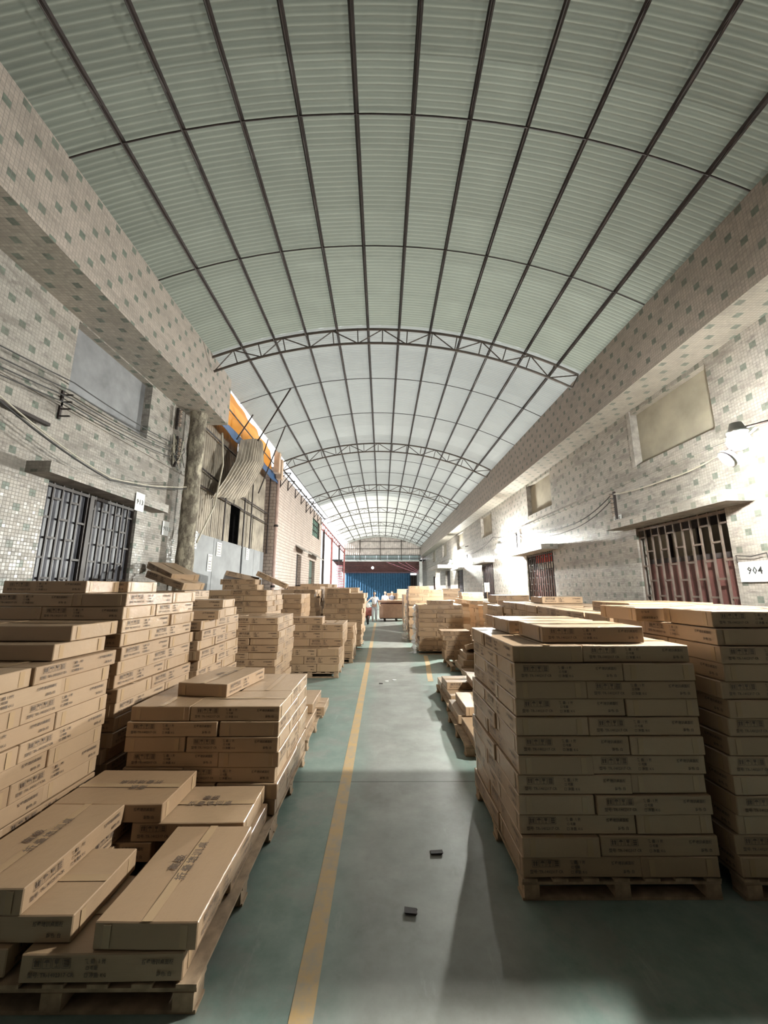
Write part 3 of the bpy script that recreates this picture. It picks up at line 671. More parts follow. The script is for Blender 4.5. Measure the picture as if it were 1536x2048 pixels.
BX = []   # every carton: dict
def add_box(cx, cy, z, rz=0, L=L0, W=W0, T=T0, label=None, group=None, flip=False, rx=0, ry=0, top=False):
    BX.append(dict(c=(cx, cy, z+T/2), rz=rz, L=L, W=W, T=T, label=label, group=group, flip=flip, rx=rx, ry=ry, top=top))
PALLETS = []
def stack(desc, x0, y0, n, z0=.13, L=L0, W=W0, T=T0, first=0, yaw=0.0, lean=(0,0), jit=.012, flip=False, pallet=True, keep=None, group=None, seed=1, pdesc=None, aisle='right'):
    """pinwheel layers of four cartons on a pallet; x0,y0 = front corner with the smaller x"""
    rnd = random.Random(seed); S = L+W
    near, far_ = ('aisle', 'wall') if aisle == 'right' else ('wall', 'aisle')   # side with larger x first
    for k in range(n):
        mir = (k+first) % 2; z = z0+k*T; down = n-k
        sl = [(L/2, W/2, 0, 'front', far_), (L+W/2, L/2, 90, 'front', near), (W+L/2, L+W/2, 0, 'back', near), (W/2, W+L/2, 90, 'back', far_)]
        if mir: sl = [(S-x, y_, r, fb, far_ if s == near else near) for x, y_, r, fb, s in sl]
        ox, oy = lean[0]*k + rnd.uniform(-jit, jit), lean[1]*k + rnd.uniform(-jit, jit)
        for (x, y_, r, fb, s) in sl:
            if keep and not keep(k, fb, s): continue
            px, py = x-S/2, y_-S/2; c, s_ = math.cos(R(yaw)), math.sin(R(yaw))
            gx = x0+S/2 + px*c-py*s_ + ox + rnd.uniform(-jit, jit)*.7; gy = y0+S/2 + px*s_+py*c + oy + rnd.uniform(-jit, jit)*.7
            add_box(gx, gy, z, R(r+yaw)+rnd.uniform(-.006, .006), L, W, T, f'carton, {fb} {s} corner, {ORD[down]} layer down, {desc}', group or desc, flip)
    if pallet: PALLETS.append((x0+S/2, y0+S/2, S, yaw, pdesc or f'wooden pallet under the {desc}', z0))
# ---- lamp side
stack('tall front stack, lamp side', .92, 2.93, 12, first=0, lean=(.004,.002), flip=False, aisle='left', seed=11)
stack('front stack beside wall, lamp side', 2.37, 2.92, 13, first=1, lean=(.007,0), flip=False, aisle='left', seed=12)
G_ = 'loose cartons on top of the lamp-side stacks'
add_box(1.62, 3.33, 1.585, 0.0, label='single carton lying on top of the tall front lamp-side stack', group=G_)
add_box(1.55, 3.92, 1.585, 0.03, flip=True, label='second carton on tall front lamp-side stack, behind the printed one', group=G_)
add_box(2.86, 3.22, 1.706, 0.0, label='carton on top of front wall-side stack, lamp side, front edge', group=G_)
add_box(2.62, 3.78, 1.706, R(3), flip=True, label='carton on front wall-side stack, lamp side, behind and nearer aisle', group=G_)
add_box(3.35, 3.85, 1.706, R(90), flip=True, label='carton on front wall-side stack, lamp side, back by wall', group=G_)
# low heaps behind the tall stack
GL = 'cartons of the low heap behind the tall lamp-side stack'
for i, (x, y_, z, rz, t) in enumerate([(1.35,5.35,.13,90,'bottom layer, near end'), (1.9,5.4,.13,90,'bottom layer, near end, inner'), (1.32,6.2,.13,90,'bottom layer, second along'), (1.9,6.3,.13,90,'bottom layer, second along, inner'), (1.42,6.15,.251,90,'second layer'), (1.95,6.2,.251,90,'second layer, inner'), (1.38,7.2,.0,92,'on the floor'), (1.5,7.9,.13,0,'bottom layer, far end'), (1.52,7.45,.251,2,'second layer, far end'), (1.75,6.9,.372,88,'topmost')]):
    add_box(x, y_, z if z else .13, R(rz), label=f'carton in the low heap behind tall lamp-side stack, {t}', group=GL, top=i in (4, 8, 9))
PALLETS.append((1.66, 5.75, 1.3, 0, 'low wooden pallet right behind the tall lamp-side stack', .13)); PALLETS.append((1.72, 7.45, 1.3, 0, 'low wooden pallet between lamp-side stacks, second behind the tall one', .13))
GT = 'tumbled cartons before the film-wrapped stack'
for i, (x, y_, z, rz, rx, ry, t) in enumerate([(2.05,10.95,.13,0,0,0,'bottom layer back'), (2.05,10.95,.251,0,0,0,'second layer back'), (2.08,10.97,.372,1,0,0,'third layer back'), (2.1,10.95,.493,0,0,0,'fourth layer back'), (2.02,10.98,.614,-1,0,0,'fifth layer, back'), (1.98,11.0,.735,0,0,0,'topmost at the back'), (2.05,9.6,.13,90,0,0,'bottom front'), (2.12,9.62,.251,88,0,0,'second layer front'), (2.2,9.7,.372,90,0,0,'third layer front'), (2.15,8.75,.13,2,0,0,'front low'), (2.28,9.85,.56,80,-16,8,'tipped up on edge'), (2.75,10.3,.13,90,0,0,'bottom wall side'), (2.75,10.3,.251,90,0,0,'second layer wall side')]):
    add_box(x, y_, z, R(rz), rx=R(rx), ry=R(ry), label=f'carton in tumbled heap by the film-wrapped stack, {t}', group=GT)
PALLETS.append((2.3, 10.5, 1.25, 0, 'wooden pallet under the tumbled heap of cartons', .13))
stack('film-wrapped ten-layer stack, lamp side', 1.13, 12.33, 10, T=.134, L=.84, W=.56, first=0, flip=True, aisle='left', seed=14, jit=.016)
add_box(1.85, 12.65, 1.47, 0, T=.13, label='single carton on top of the film-wrapped ten-layer stack', group=G_)
stack('tallest film-wrapped stack, lamp side', 1.02, 14.85, 13, T=.138, L=.80, W=.52, first=1, lean=(-.002,0), aisle='left', seed=15, jit=.018)
add_box(1.42, 15.2, 1.925, R(2), L=.8, T=.13, label='single carton on top of the tallest film-wrapped stack', group=G_)
stack('stack beyond the tallest film-wrapped one', 1.0, 18.2, 11, T=.14, aisle='left', seed=16, pallet=True)
stack('last lamp-side stack before the cart', 1.35, 20.8, 11, T=.145, aisle='left', seed=17)
# second row, by the lamp-side wall
for i, (y_, n, x) in enumerate([(4.32, 13, 2.5), (5.72, 13, 2.55), (7.15, 13, 2.6), (8.7, 12, 2.65), (10.6, 12, 3.04), (12.3, 11, 3.0), (14.0, 12, 2.8), (16.0, 11, 2.9), (18.2, 12, 2.8)]):
    stack(f'{ORD[i+2]} wall-side stack, lamp side', x, y_, n, first=i % 2, aisle='left', seed=30+i, jit=.02, flip=True)
for i, (x, y_, z, rz) in enumerate([(3.05,4.85,1.706,90), (3.62,5.0,1.706,90), (3.4,7.7,1.706,3), (3.2,9.3,1.585,0), (3.0,9.35,1.706,4), (3.5,11.2,1.585,12), (3.2,12.9,1.47,0), (3.3,14.6,1.585,3), (3.3,14.65,1.706,0), (3.6,16.6,1.47,40), (3.2,18.8,1.585,0), (3.2,18.8,1.706,2), (3.3,18.8,1.827,-2)]):
    add_box(x, y_, z, R(rz), label=f'loose carton atop the wall-side row, lamp side, {ORD[i+1]} going away', group=G_)
# ---- yellow-line side: low pallet in front
GC = 'cartons on the low front pallet by the yellow line'
for x, y_, z, rz, t, top in [
    (-1.36, 2.52, .13, 0, 'bottom layer, front edge by the aisle', False), (-2.10, 2.68, .13, 90, 'bottom layer, front, wall side', False), (-1.20, 3.2, .13, 90, 'bottom layer, back aisle corner', False), (-2.0, 3.35, .13, 0, 'bottom layer, back wall side', False),
    (-1.165, 2.665, .251, 90, 'lying lengthwise along the aisle, shadow across it', 'D'), (-1.37, 3.355, .251, 0, 'second layer, printed top, crosswise behind the lengthwise one', 'U'),
    (-1.95, 2.57, .251, 0, 'second layer, front wall side, creased top', False), (-2.12, 3.21, .251, 90, 'second layer, under the wall-side top carton', False), (-1.70, 3.30, .251, 90, 'hidden', False),
    (-1.945, 3.35, .372, 0, 'topmost back, crosswise, upside-down print', 'F'), (-2.08, 2.70, .372, 90, 'topmost front, lengthwise against the big wall of boxes', 'D2')]:
    if t == 'hidden': continue
    add_box(x, y_, z, R(rz) + random.uniform(-.01, .01), T=T0, label=f'carton on low front pallet, {t}', group=GC, top=top)
PALLETS.append((-1.58, 2.95, 1.38, 0, 'low wooden pallet at the front by the yellow line', .13))
# seven-layer stack
stack('seven-layer stack, yellow-line side', -2.20, 3.64, 7, first=1, lean=(-.002,0), seed=21, pdesc='wooden pallet under the seven-layer stack beside the yellow line', keep=lambda k, fb, s: True)
add_box(-1.66, 4.34, .977, R(81), label='single carton lying askew on the seven-layer stack', group='loose cartons on the yellow-line stacks', top='N')
# small low pallet behind it
GS = 'small low pile by the yellow line'
for x, y_, z, rz, t in [(-1.22,5.75,.13,90,'bottom near'), (-1.25,6.45,.13,0,'bottom far'), (-1.24,6.3,.251,90,'topmost'), (-1.8,5.8,.13,90,'bottom inner')]:
    add_box(x, y_, z, R(rz), label=f'carton in the small low pile past seven-layer stack, {t}', group=GS)
PALLETS.append((-1.6, 5.95, 1.35, 0, 'wooden pallet under the small low pile by the yellow line', .13))
# big wall of boxes: D1, D2
stack('big front wall of cartons', -3.72, 2.30, 11, first=1, seed=22, jit=.014, lean=(.002,0), yaw=-1.5)
for x, y_, z, rz, t in [(-2.83, 3.31, 1.461, -3, 'dark end carton, lower of two at the front step'), (-3.62, 3.3, 1.461, 90, 'inner carton of the first step'), (-2.84, 3.46, 1.582, -2, 'dark end carton, upper of two at the front step'), (-3.66, 3.46, 1.582, 0, 'inner carton of upper step')]:
    add_box(x, y_, z, R(rz), label=f'carton on the big front wall, {t}', group='step cartons on the big front wall')
stack('second big wall of cartons behind it', -3.70, 3.72, 15, first=0, seed=23, jit=.02, lean=(.001,0), yaw=-1.0)
for x, y_, z, rz, t in [(-3.3, 4.1, 1.945, 2, 'front'), (-3.2, 4.65, 1.945, -3, 'back')]:
    add_box(x, y_, z, R(rz), label=f'carton on second big wall, extra top layer, {t}', group='step cartons on the big front wall')
# E, F and stacks beyond
stack('third stack, behind the big walls', -3.62, 5.12, 12, first=0, seed=24, jit=.02)
for x, y_, z, rz, t in [(-2.7, 6.05, 1.582, 0, 'back aisle corner'), (-2.62, 5.5, 1.582, 12, 'askew at the front'), (-3.3, 5.7, 1.582, 90, 'inner'), (-2.75, 6.1, 1.703, 2, 'topmost')]:
    add_box(x, y_, z, R(rz), label=f'loose carton on the third yellow-line stack, {t}', group='loose cartons on the yellow-line stacks')
stack('leaning stack at the aisle, yellow-line side', -3.23, 7.30, 11, first=1, seed=25, jit=.03, lean=(.006,-.004))
stack('wall-side pile before grey boards', -4.2, 6.47, 15, L=.60, W=.35, seed=45, jit=.02, first=1)
add_box(-3.55, 6.75, 2.06, R(-14), rx=R(0), ry=R(16), label='tilted carton, lower of two on the pile before the pillar', group='tilted cartons before the grey boards')
add_box(-3.72, 6.95, 2.22, R(-30), rx=R(0), ry=R(17), label='tilted carton, upper of two on the pile before the pillar', group='tilted cartons before the grey boards')
stack('wall-side pile under the bay frame', -3.85, 8.75, 15, first=1, seed=46, jit=.02)
for x, y_, z, rz, rx, ry, t in [(-3.2, 9.1, 1.945, 0, 0, 0, 'flat'), (-3.5, 9.72, 2.16, 25, -10, 12, 'tipped'), (-2.72, 9.75, 2.12, 10, 0, 24, 'tipped up beside it'), (-3.3, 9.2, 2.066, 2, 0, 0, 'upper flat')]:
    add_box(x, y_, z, R(rz), rx=R(rx), ry=R(ry), label=f'carton on pile under the bay frame, {t}', group='tilted cartons before the grey boards')
stack('stack beside the grey boards', -3.55, 11.0, 13, T=.13, seed=47, jit=.02, first=0)
# stepped pile G
TG = .166
stack('lower part of the stepped pile', -2.28, 9.22, 3, T=TG, L=.80, W=.50, first=0, seed=26, pdesc='wooden pallet under the stepped pile by the yellow line', jit=.006)
stack('upper part of the stepped pile', -2.24, 9.62, 3, z0=.13+3*TG, T=TG, L=.80, W=.50, first=1, seed=27, pallet=False, jit=.01)
add_box(-1.84, 9.88, .13+6*TG, 0, L=.8, W=.5, T=TG, label='topmost carton of the stepped pile', group='upper part of the stepped pile')
stack('low stack past the stepped pile', -2.1, 10.95, 5, T=TG, L=.80, W=.52, first=1, seed=49)
stack('tall bulging stack before the open street side', -2.02, 13.3, 10, T=.168, L=.84, W=.50, first=1, seed=28, jit=.03, lean=(.012,0), yaw=-2)
add_box(-1.5, 13.7, 1.81, 0, T=.15, label='topmost carton of the tall bulging stack', group='loose cartons on the yellow-line stacks')
for i, (x, y_, n, T_) in enumerate([(-3.6,13.6,12,.15),(-3.8,16.0,12,.16),(-3.85,18.4,12,.17),(-2.25,15.6,11,.17),(-2.3,18.0,10,.17),(-2.35,20.4,10,.17),(-3.85,21.0,12,.17)]):
    stack(f'distant stack, {ORD[i+1]} of those before the street side', x, y_, n, T=T_, seed=60+i, jit=.03, first=i % 2)
stack('far pile behind the cart', 1.1, 27.5, 11, T=.16, seed=70, aisle='left', jit=.03)
stack('far pile across from it', .4, 29.5, 9, T=.16, seed=71, aisle='left', jit=.03)

# which cartons show largest from the camera: analytic rays against the boxes
def rank():
    n = len(BX); C = np.array([b['c'] for b in BX], np.float32); H = np.array([(b['L']/2, b['W']/2, b['T']/2) for b in BX], np.float32)
    MI = np.array([np.array(Euler((b['rx'], b['ry'], b['rz'])).to_matrix()).T for b in BX], np.float32)
    cam_m = np.array(co.rotation_euler.to_matrix(), np.float32); step = 6
    xs = np.arange(3, 1536, step); ys = np.arange(1110, 2048, step); gx, gy = np.meshgrid(xs, ys)
    D = np.stack([(gx-768)/F_PX, -(gy-1024)/F_PX, -np.ones_like(gx, dtype=float)], -1).reshape(-1, 3).astype(np.float32) @ cam_m.T
    O = np.array([0, 0, CAM_H], np.float32); best = np.full(len(D), 1e9, np.float32); idx = np.full(len(D), -1)
    for i in range(n):
        o = MI[i] @ (O-C[i]); d = D @ MI[i].T; d = np.where(np.abs(d) < 1e-6, 1e-6, d)
        t1, t2 = (-H[i]-o)/d, (H[i]-o)/d; tn = np.minimum(t1, t2).max(1); tf_ = np.maximum(t1, t2).min(1)
        hit = (tn < tf_) & (tn > 0) & (tn < best); best[hit] = tn[hit]; idx[hit] = i
    return np.bincount(idx[idx >= 0], minlength=n)
vis = rank(); order = np.argsort(-vis); chosen = set(int(i) for i in order[:300] if vis[i] > 0)
rest = MB()
for i, b in enumerate(BX):
    Mx = Matrix.Translation(b['c']) @ Euler((b['rx'], b['ry'], b['rz'])).to_matrix().to_4x4()
    if i not in chosen:
        rest.box((-b['L']/2+.003, -b['W']/2+.003, -b['T']/2), (b['L']/2-.003, b['W']/2-.003, b['T']/2-.002), 0, Mx); continue
    o = put('carton', CM[i % 7], None, b['c'], (b['rx'], b['ry'], b['rz']), (b['L']/L0, b['W']/W0, b['T']/T0), label=b['label'], category='carton', group=b['group'])
    toc = Mx.to_3x3().inverted() @ (Vector((0,0,CAM_H))-Vector(b['c'])); s = -1 if toc.y < 0 else 1
    if abs(toc.y) > b['W']/2 and vis[i] >= 2 and 'dark end' not in b['label']:
        fl_ = R(180) if b['flip'] else 0
        # stands against the long side that faces the aisle or the camera
        q = Euler((R(90), 0, 0)).to_matrix().to_4x4() if s < 0 else Euler((R(90), 0, R(180))).to_matrix().to_4x4()
        e = put('side_print', SP, o); e.matrix_local = Matrix.Translation((0, s*(W0/2+.0022), 0)) @ q @ Euler((0, 0, fl_)).to_matrix().to_4x4()
    if toc.z > b['T']/2 and vis[i] >= 4: put('tape', TAPE, o)
    if abs(toc.x) > b['L']/2 and vis[i] >= 4: [put('edge_tape', ETAPE, o, loc=((1 if toc.x > 0 else -1)*(L0/2-.0005), yy, 0)) for yy in (-.19, .19)]
    if b['top']:
        a = {'D': 0, 'U': 0, 'F': R(180), 'D2': 0, 'N': 0, True: 0}[b['top']]
        put('top_print', TP, o, loc=(.05, .02, T0/2+.0012), rot=(0, 0, a))
o = rest.build('carton_pile', M['carton']); o['kind'] = 'stuff'; o['label'] = 'remaining brown cartons deeper in the stacks and far down the hall'; o['category'] = 'cartons'

# pallets
def pallet_parts():
    d = MB().box((-.05,-.5,-.008),(.05,.5,.008)).mesh('deck_board', M['wood'])
    b = MB().box((-.05,-.06,-.035),(.05,.06,.035)).mesh('block', M['wood']); f = MB().box((-.5,-.05,-.008),(.5,.05,.008)).mesh('bottom_board', M['wood'])
    return d, b, f
PD, PB, PF = pallet_parts()
for i, (x, y_, S, yaw, lb, z0) in enumerate(PALLETS):
    p = thing('pallet', lb, 'pallet', (x, y_, 0), (0, 0, R(yaw)), group='wooden pallets under the cartons'); near = y_ < 13
    nb = 7
    for k in range(nb): put('deck_board', PD, p, loc=(-S/2+.05+(S-.1)*k/(nb-1), 0, .118), scale=(1, S, 1))
    for yy in (-S/2+.06, 0, S/2-.06):
        put('bottom_board', PF, p, loc=(0, yy, .0085), scale=(S, 1, 1))
        put('stringer_board', PF, p, loc=(0, yy, .100), scale=(S, 1.1, 1))
        if near:
            for xx in (-S/2+.06, 0, S/2-.06): put('block', PB, p, loc=(xx, yy, .0545), scale=(1, 1, 1.07))

# crumpled film trailing off the wrapped stacks
def film(name, x, y_, z1, seed, label):
    rnd = random.Random(seed); mb = MB(); nx, nz = 7, 22
    for j in range(nz+1):
        for i in range(nx+1):
            z = z1*(1-j/nz)+.01; mb.v.append((x - .02 - abs(rnd.gauss(0, .05))*(1+j/nz), y_ - .02 + (i/nx-.3)*.5 + rnd.uniform(-.05,.05), z+rnd.uniform(-.02,.02) if 0 < j < nz else z))
    for j in range(nz):
        for i in range(nx): p = j*(nx+1)+i; mb.f.append((p, p+1, p+nx+2, p+nx+1)); mb.m.append(0)
    mb.build(name, M['film'], label=label, category='plastic film')
film('stretch_film', 1.10, 12.6, 1.45, 1, 'loose clear stretch film on the aisle edge of ten-layer stack')
film('stretch_film', .98, 15.2, 1.4, 2, 'crumpled clear stretch film trailing off the tallest wrapped stack')

# ------------------------------------------------------------------ lamps
def wall_lamp(x, y_, z, power, label, r, aim):
    p = thing('wall_lamp', label, 'lamp', (x, y_, z))
    MB().tube([(0,0,.12),(.35,0,.22),(XR-x,0,.10)], .014, 6).build('arm', M['steel'], p)
    MB().lathe([(.0,.20),(.05,.19),(.07,.13),(.09,.10),(.085,.08)], 14).build('socket', M['paint_white'], p, smooth=True)
    bm = bmesh.new(); bmesh.ops.create_icosphere(bm, subdivisions=2, radius=r); me = bpy.data.meshes.new('bulb'); bm.to_mesh(me); bm.free()
    def lit(L):
        m_ = M['lampglass'].copy(); m_.node_tree.nodes['Principled BSDF'].inputs['Emission Strength'].default_value = L; return m_
    me.materials.append(lit(.58*power/(4*math.pi)/(math.pi*r*r))); put('bulb', me, p)
    # flood reflector that throws most of the light out over the aisle
    d = Vector(aim).normalized(); q = d.to_track_quat('Z', 'Y').to_matrix().to_4x4(); rf = .075
    hs = put('reflector', None, p); bpy.data.objects.remove(hs)
    mb = MB(); mb.lathe([(.0,-.06),(.06,-.055),(rf+.02,-.01),(rf+.025,.012),(rf+.004,.012),(rf+.002,-.004),(0,-.004)], 18)
    o = mb.build('reflector', M['paint_white'], p, True); o.matrix_local = Matrix.Translation(d*(r+.04)+Vector((0,0,-.10))) @ q
    mb = MB(); mb.poly([(rf*math.cos(2*math.pi*k/16), rf*math.sin(2*math.pi*k/16), .002) for k in range(16)])
    mb.build('lens', lit(1.05*power/(4*math.pi)/(math.pi*rf*rf)), o)
wall_lamp(3.64, 3.7, 3.47, LAMP, 'glaring white lamp on the tiled wall above gate 905', .10, (-.75,.30,-.55))
wall_lamp(4.25, 13.9, 3.45, LAMP*2.3, 'farther glaring white lamp on the tiled wall beyond the second gate', .10, (-.8,-.30,-.5))
wall_lamp(4.35, 24.5, 3.6, LAMP*2.4, 'added far fill lamp on the tiled wall near the concrete canopy', .08, (-.8,-.10,-.5))  # added lamp that brightens the far wall and floor

# ------------------------------------------------------------------ cables, insulators, signs
def cable(pts, r, mat, label, sag=0.0, name='cable'):
    P = []
    for a, b in zip(pts, pts[1:]):
        for k in range(8):
            f = k/8; p = Vector(a).lerp(Vector(b), f); p.z -= sag*4*f*(1-f); P.append(p)
    P.append(Vector(pts[-1])); MB().tube(P, r, 5).build(name, mat, None, True, label=label, category='cable')
for i, (z0, z1) in enumerate([(4.56,4.80),(4.43,4.70),(4.33,4.62),(4.24,4.50)]):
    cable([(-4.16, 1.5, z0-.15), (-4.14, 4.77, z0+.14), (-4.14, 7.2, z1)], .009, M['cable'], f'black cable along the wall above gate 913, {["topmost","second from top","third from top","lowest"][i]} of four', .04)
cable([(-4.05,2.4,4.30),(-4.02,3.75,3.93),(-3.94,5.4,3.53),(-4.0,7.65,3.98)], .013, M['cable'], 'thick drooping black cable resting over the gate 913 canopy', .05)
cable([(-4.05,2.4,4.36),(-4.03,3.75,3.99),(-3.94,5.4,3.56),(-4.0,7.65,4.02)], .009, M['hose'], 'thin pale cable drooping beside the thick black one', .05)
cable([(-4.0,9.1,5.8),(-3.95,9.18,5.0),(-3.95,8.9,3.9),(-4.0,8.3,2.95)], .02, M['hose'], 'pale hose hanging in a curve beside the pillar', 0)
MB().box((-4.22,3.2,3.98),(-4.16,4.55,4.02)).build('angle_iron', M['steel'], label='rusty angle iron jutting from the wall left of gate 913', category='angle iron')
cable([(4.66,7.5,3.84),(4.6,6.0,3.72),(4.6,5.05,3.76),(3.95,3.8,3.66)], .012, M['hose'], 'pale cable running up the lamp-side wall to the near lamp', .03)
cable([(4.62,7.5,3.84),(4.6,9.0,3.50),(4.6,11.8,3.66),(4.66,13.3,3.88)], .011, M['cable'], 'dark cable sagging along the lamp-side wall, upper of pair', .06)
cable([(4.62,7.5,3.74),(4.6,9.2,3.38),(4.6,11.8,3.56),(4.66,13.3,3.78)], .009, M['cable'], 'dark cable sagging along the lamp-side wall, lower of pair', .08)
cable([(4.66,13.3,3.88),(4.5,15.5,4.0),(4.66,18.8,3.75),(4.66,21.0,3.80)], .011, M['cable'], 'dark cable beyond the farther lamp', .06)
def insulator_rack(x, y_, z, n, side, label, tangle=False, step=.095):
    p = thing('insulator_rack', label, 'insulator rack', (x, y_, z), group='wall racks of spool insulators')
    MB().box((-.02,-.02,-n*step/2-.04),(.02,.02,n*step/2+.04)).build('bracket', M['steel'], p)
    for k in range(n):
        zz = (k-(n-1)/2)*step; q = MB().lathe([(.0,-.032),(.028,-.03),(.032,-.018),(.015,-.006),(.015,.006),(.032,.018),(.028,.03),(.0,.032)], 8, (-side*.06, 0, 0)).build('spool', M['porcelain'], p, loc=(0,0,zz))
        MB().box((min(0,-side*.10),-.006,-.004),(max(0,-side*.10),.006,.004)).build('pin', M['steel'], q, loc=(0,0,.038))
    if tangle:
        rnd = random.Random(4)
        for k in range(7):
            pts = [(0,0,rnd.uniform(-.25,.25))]
            for j in range(5): pts.append((rnd.uniform(0,.12), rnd.uniform(-.25,.25), rnd.uniform(-.35,.3)))
            MB().tube(pts, .007, 4).build('wire', M['cable'] if k % 2 else M['hose'], p)
insulator_rack(-4.2, 7.40, 5.40, 4, -1, 'rack of four spool insulators high on wall beside the pillar')
insulator_rack(-4.2, 7.48, 4.72, 6, -1, 'tangled rack of spool insulators beside the pillar, below the other', True)
insulator_rack(4.68, 7.53, 3.62, 5, 1, 'rack of spool insulators above the 905 sign')
insulator_rack(4.68, 13.3, 3.62, 5, 1, 'rack of spool insulators between the second and third gates')
insulator_rack(4.68, 21.2, 3.55, 4, 1, 'rack of spool insulators before the far barred window')
for i, z in enumerate((4.53, 4.23)): pass
br = thing('cable_bracket', 'small steel bracket holding the cables above gate 913', 'bracket', (-4.2, 4.76, 4.38)); MB().box((-.08,-.015,-.2),(-.05,.015,.2)).build('plate', M['steel'], br)
for k in range(4): MB().box((-.06,-.01,-.17+k*.1),(.08,.01,-.155+k*.1)).build('pin', M['steel'], br)
def sign(txts, x, y_, z, w_, h, side, label, mat=None, bend=0):
    s = thing('number_sign', label, 'sign', (x, y_, z), (0, 0, R(90) if side < 0 else R(-90)))
    MB().box((-w_/2,0,-h/2),(w_/2,.004,h/2)).build('paper', mat or M['white'], s)
    mb = MB()
    for body, size, yy in txts: text_geo(body, size, 0, yy, mb, 1.1, .002)
    if txts: mb.build('lettering', M['black'], s, loc=(0,-.003,0), rot=(R(90),0,0))
    return s
sign([('913', .115, -.04)], -3.96, 6.17, 3.37, .23, .30, -1, 'white paper sign reading 913 on the gate canopy')
sign([('911', .11, -.04)], -4.26, 7.52, 3.14, .22, .28, -1, 'white paper sign reading 911 on the wall before the pillar')
sign([('905', .12, .05), ('40', .11, -.09)], 4.75, 7.62, 3.26, .26, .34, 1, 'white paper sign reading 905 below the insulator rack')
s = sign([('904', .13, -.03)], 4.75, 4.93, 2.20, .44, .26, 1, 'white wall sign reading 904 hung from a wire', M['paint_white'])
MB().tube([(-.21,-.01,.12),(-.21,-.02,.22),(0,-.02,.19),(.21,-.02,.22),(.21,-.01,.12)], .006, 4).build('hanging_wire', M['cable'], s)
for i, (y_, z, w_, h) in enumerate([(8.72,3.07,.28,.40),(10.10,2.98,.30,.36),(9.62,2.60,.26,.42),(12.25,3.04,.28,.36),(8.50,2.64,.30,.40)]):
    s = sign([], XB+.075, y_, z, w_, h, -1, f'white notice sheet on the grey boards, {["top nearest the pillar","top, beside the seam","lower, beside it, with printed frame","farthest along","lower, nearest the pillar"][i]}')
    mb = MB(); frame2(mb, -w_/2+.03, -h/2+.04, w_/2-.03, h/2-.04, .012)
    for k in range(3): rect2(mb, -w_/2+.06, -h/2+.10+k*.07, w_/2-.07, -h/2+.115+k*.07)
    mb.build('printing', M['ink'], s, loc=(0,-.003,0), rot=(R(90),0,0))
wn = thing('warning_flag', 'small white paper flag stuck on a stick before the third gate', 'flag', (3.75, 14.0, 1.62)); MB().tube([(0,0,0),(0,0,.5)], .012, 5).build('stick', M['wood'], wn); MB().box((-.09,-.005,.22),(.09,.005,.55)).build('paper', M['white'], wn)
cv = thing('camera_bracket', 'small wall camera on bracket high beyond the farther lamp', 'camera', (XR, 21.2, 4.25)); MB().tube([(0,0,0),(-.25,0,-.05)], .02, 5).build('arm', M['steel'], cv); MB().box((-.42,-.06,-.10),(-.2,.06,0)).build('housing', M['paint_white'], cv)

# ------------------------------------------------------------------ cart, people, scooter at the end of the aisle
ct = thing('hand_cart', 'large brown board crate with overhanging lid on a wheeled cart', 'cart', (.62, 24.4, 0))
cm_ = simple('reddish_brown_board', (.40,.25,.18), .6, var=.12)
MB().box((-.78,-.5,.20),(.78,.5,1.02)).build('crate', cm_, ct); MB().box((-.70,-.42,1.02),(.70,.42,1.10)).build('spacer', M['darkred'], ct); MB().box((-.86,-.55,1.10),(.86,.55,1.22)).build('lid', cm_, ct, label='pale overhanging lid')
MB().box((-.75,-.48,.15),(.75,.48,.20)).build('platform', M['steel'], ct)
for x in (-.45, .25):
    for yy in (-.4, .4): MB().lathe([(.0,-.03),(.07,-.03),(.075,0),(.07,.03),(.0,.03)], 12, (0,0,0), axis='Y').build('wheel', M['cable'], ct, loc=(x, yy, .075))
def skin(name, pts, edges, rad, mat, parent, sub=1):
    me = bpy.data.meshes.new(name); me.from_pydata(pts, edges, []); o = put(name, me, parent); me.materials.append(mat)
    md = o.modifiers.new('s', 'SKIN')
    for i, v in enumerate(me.skin_vertices[0].data): v.radius = (rad[i], rad[i]); v.use_root = i == 0
    md.use_smooth_shade = True; s2 = o.modifiers.new('u', 'SUBSURF'); s2.levels = sub; s2.render_levels = sub
    return o
skinm = simple('skin', (.50,.31,.22), .55, var=.05); hair = simple('black_hair', (.02,.018,.017), .6, var=.1)
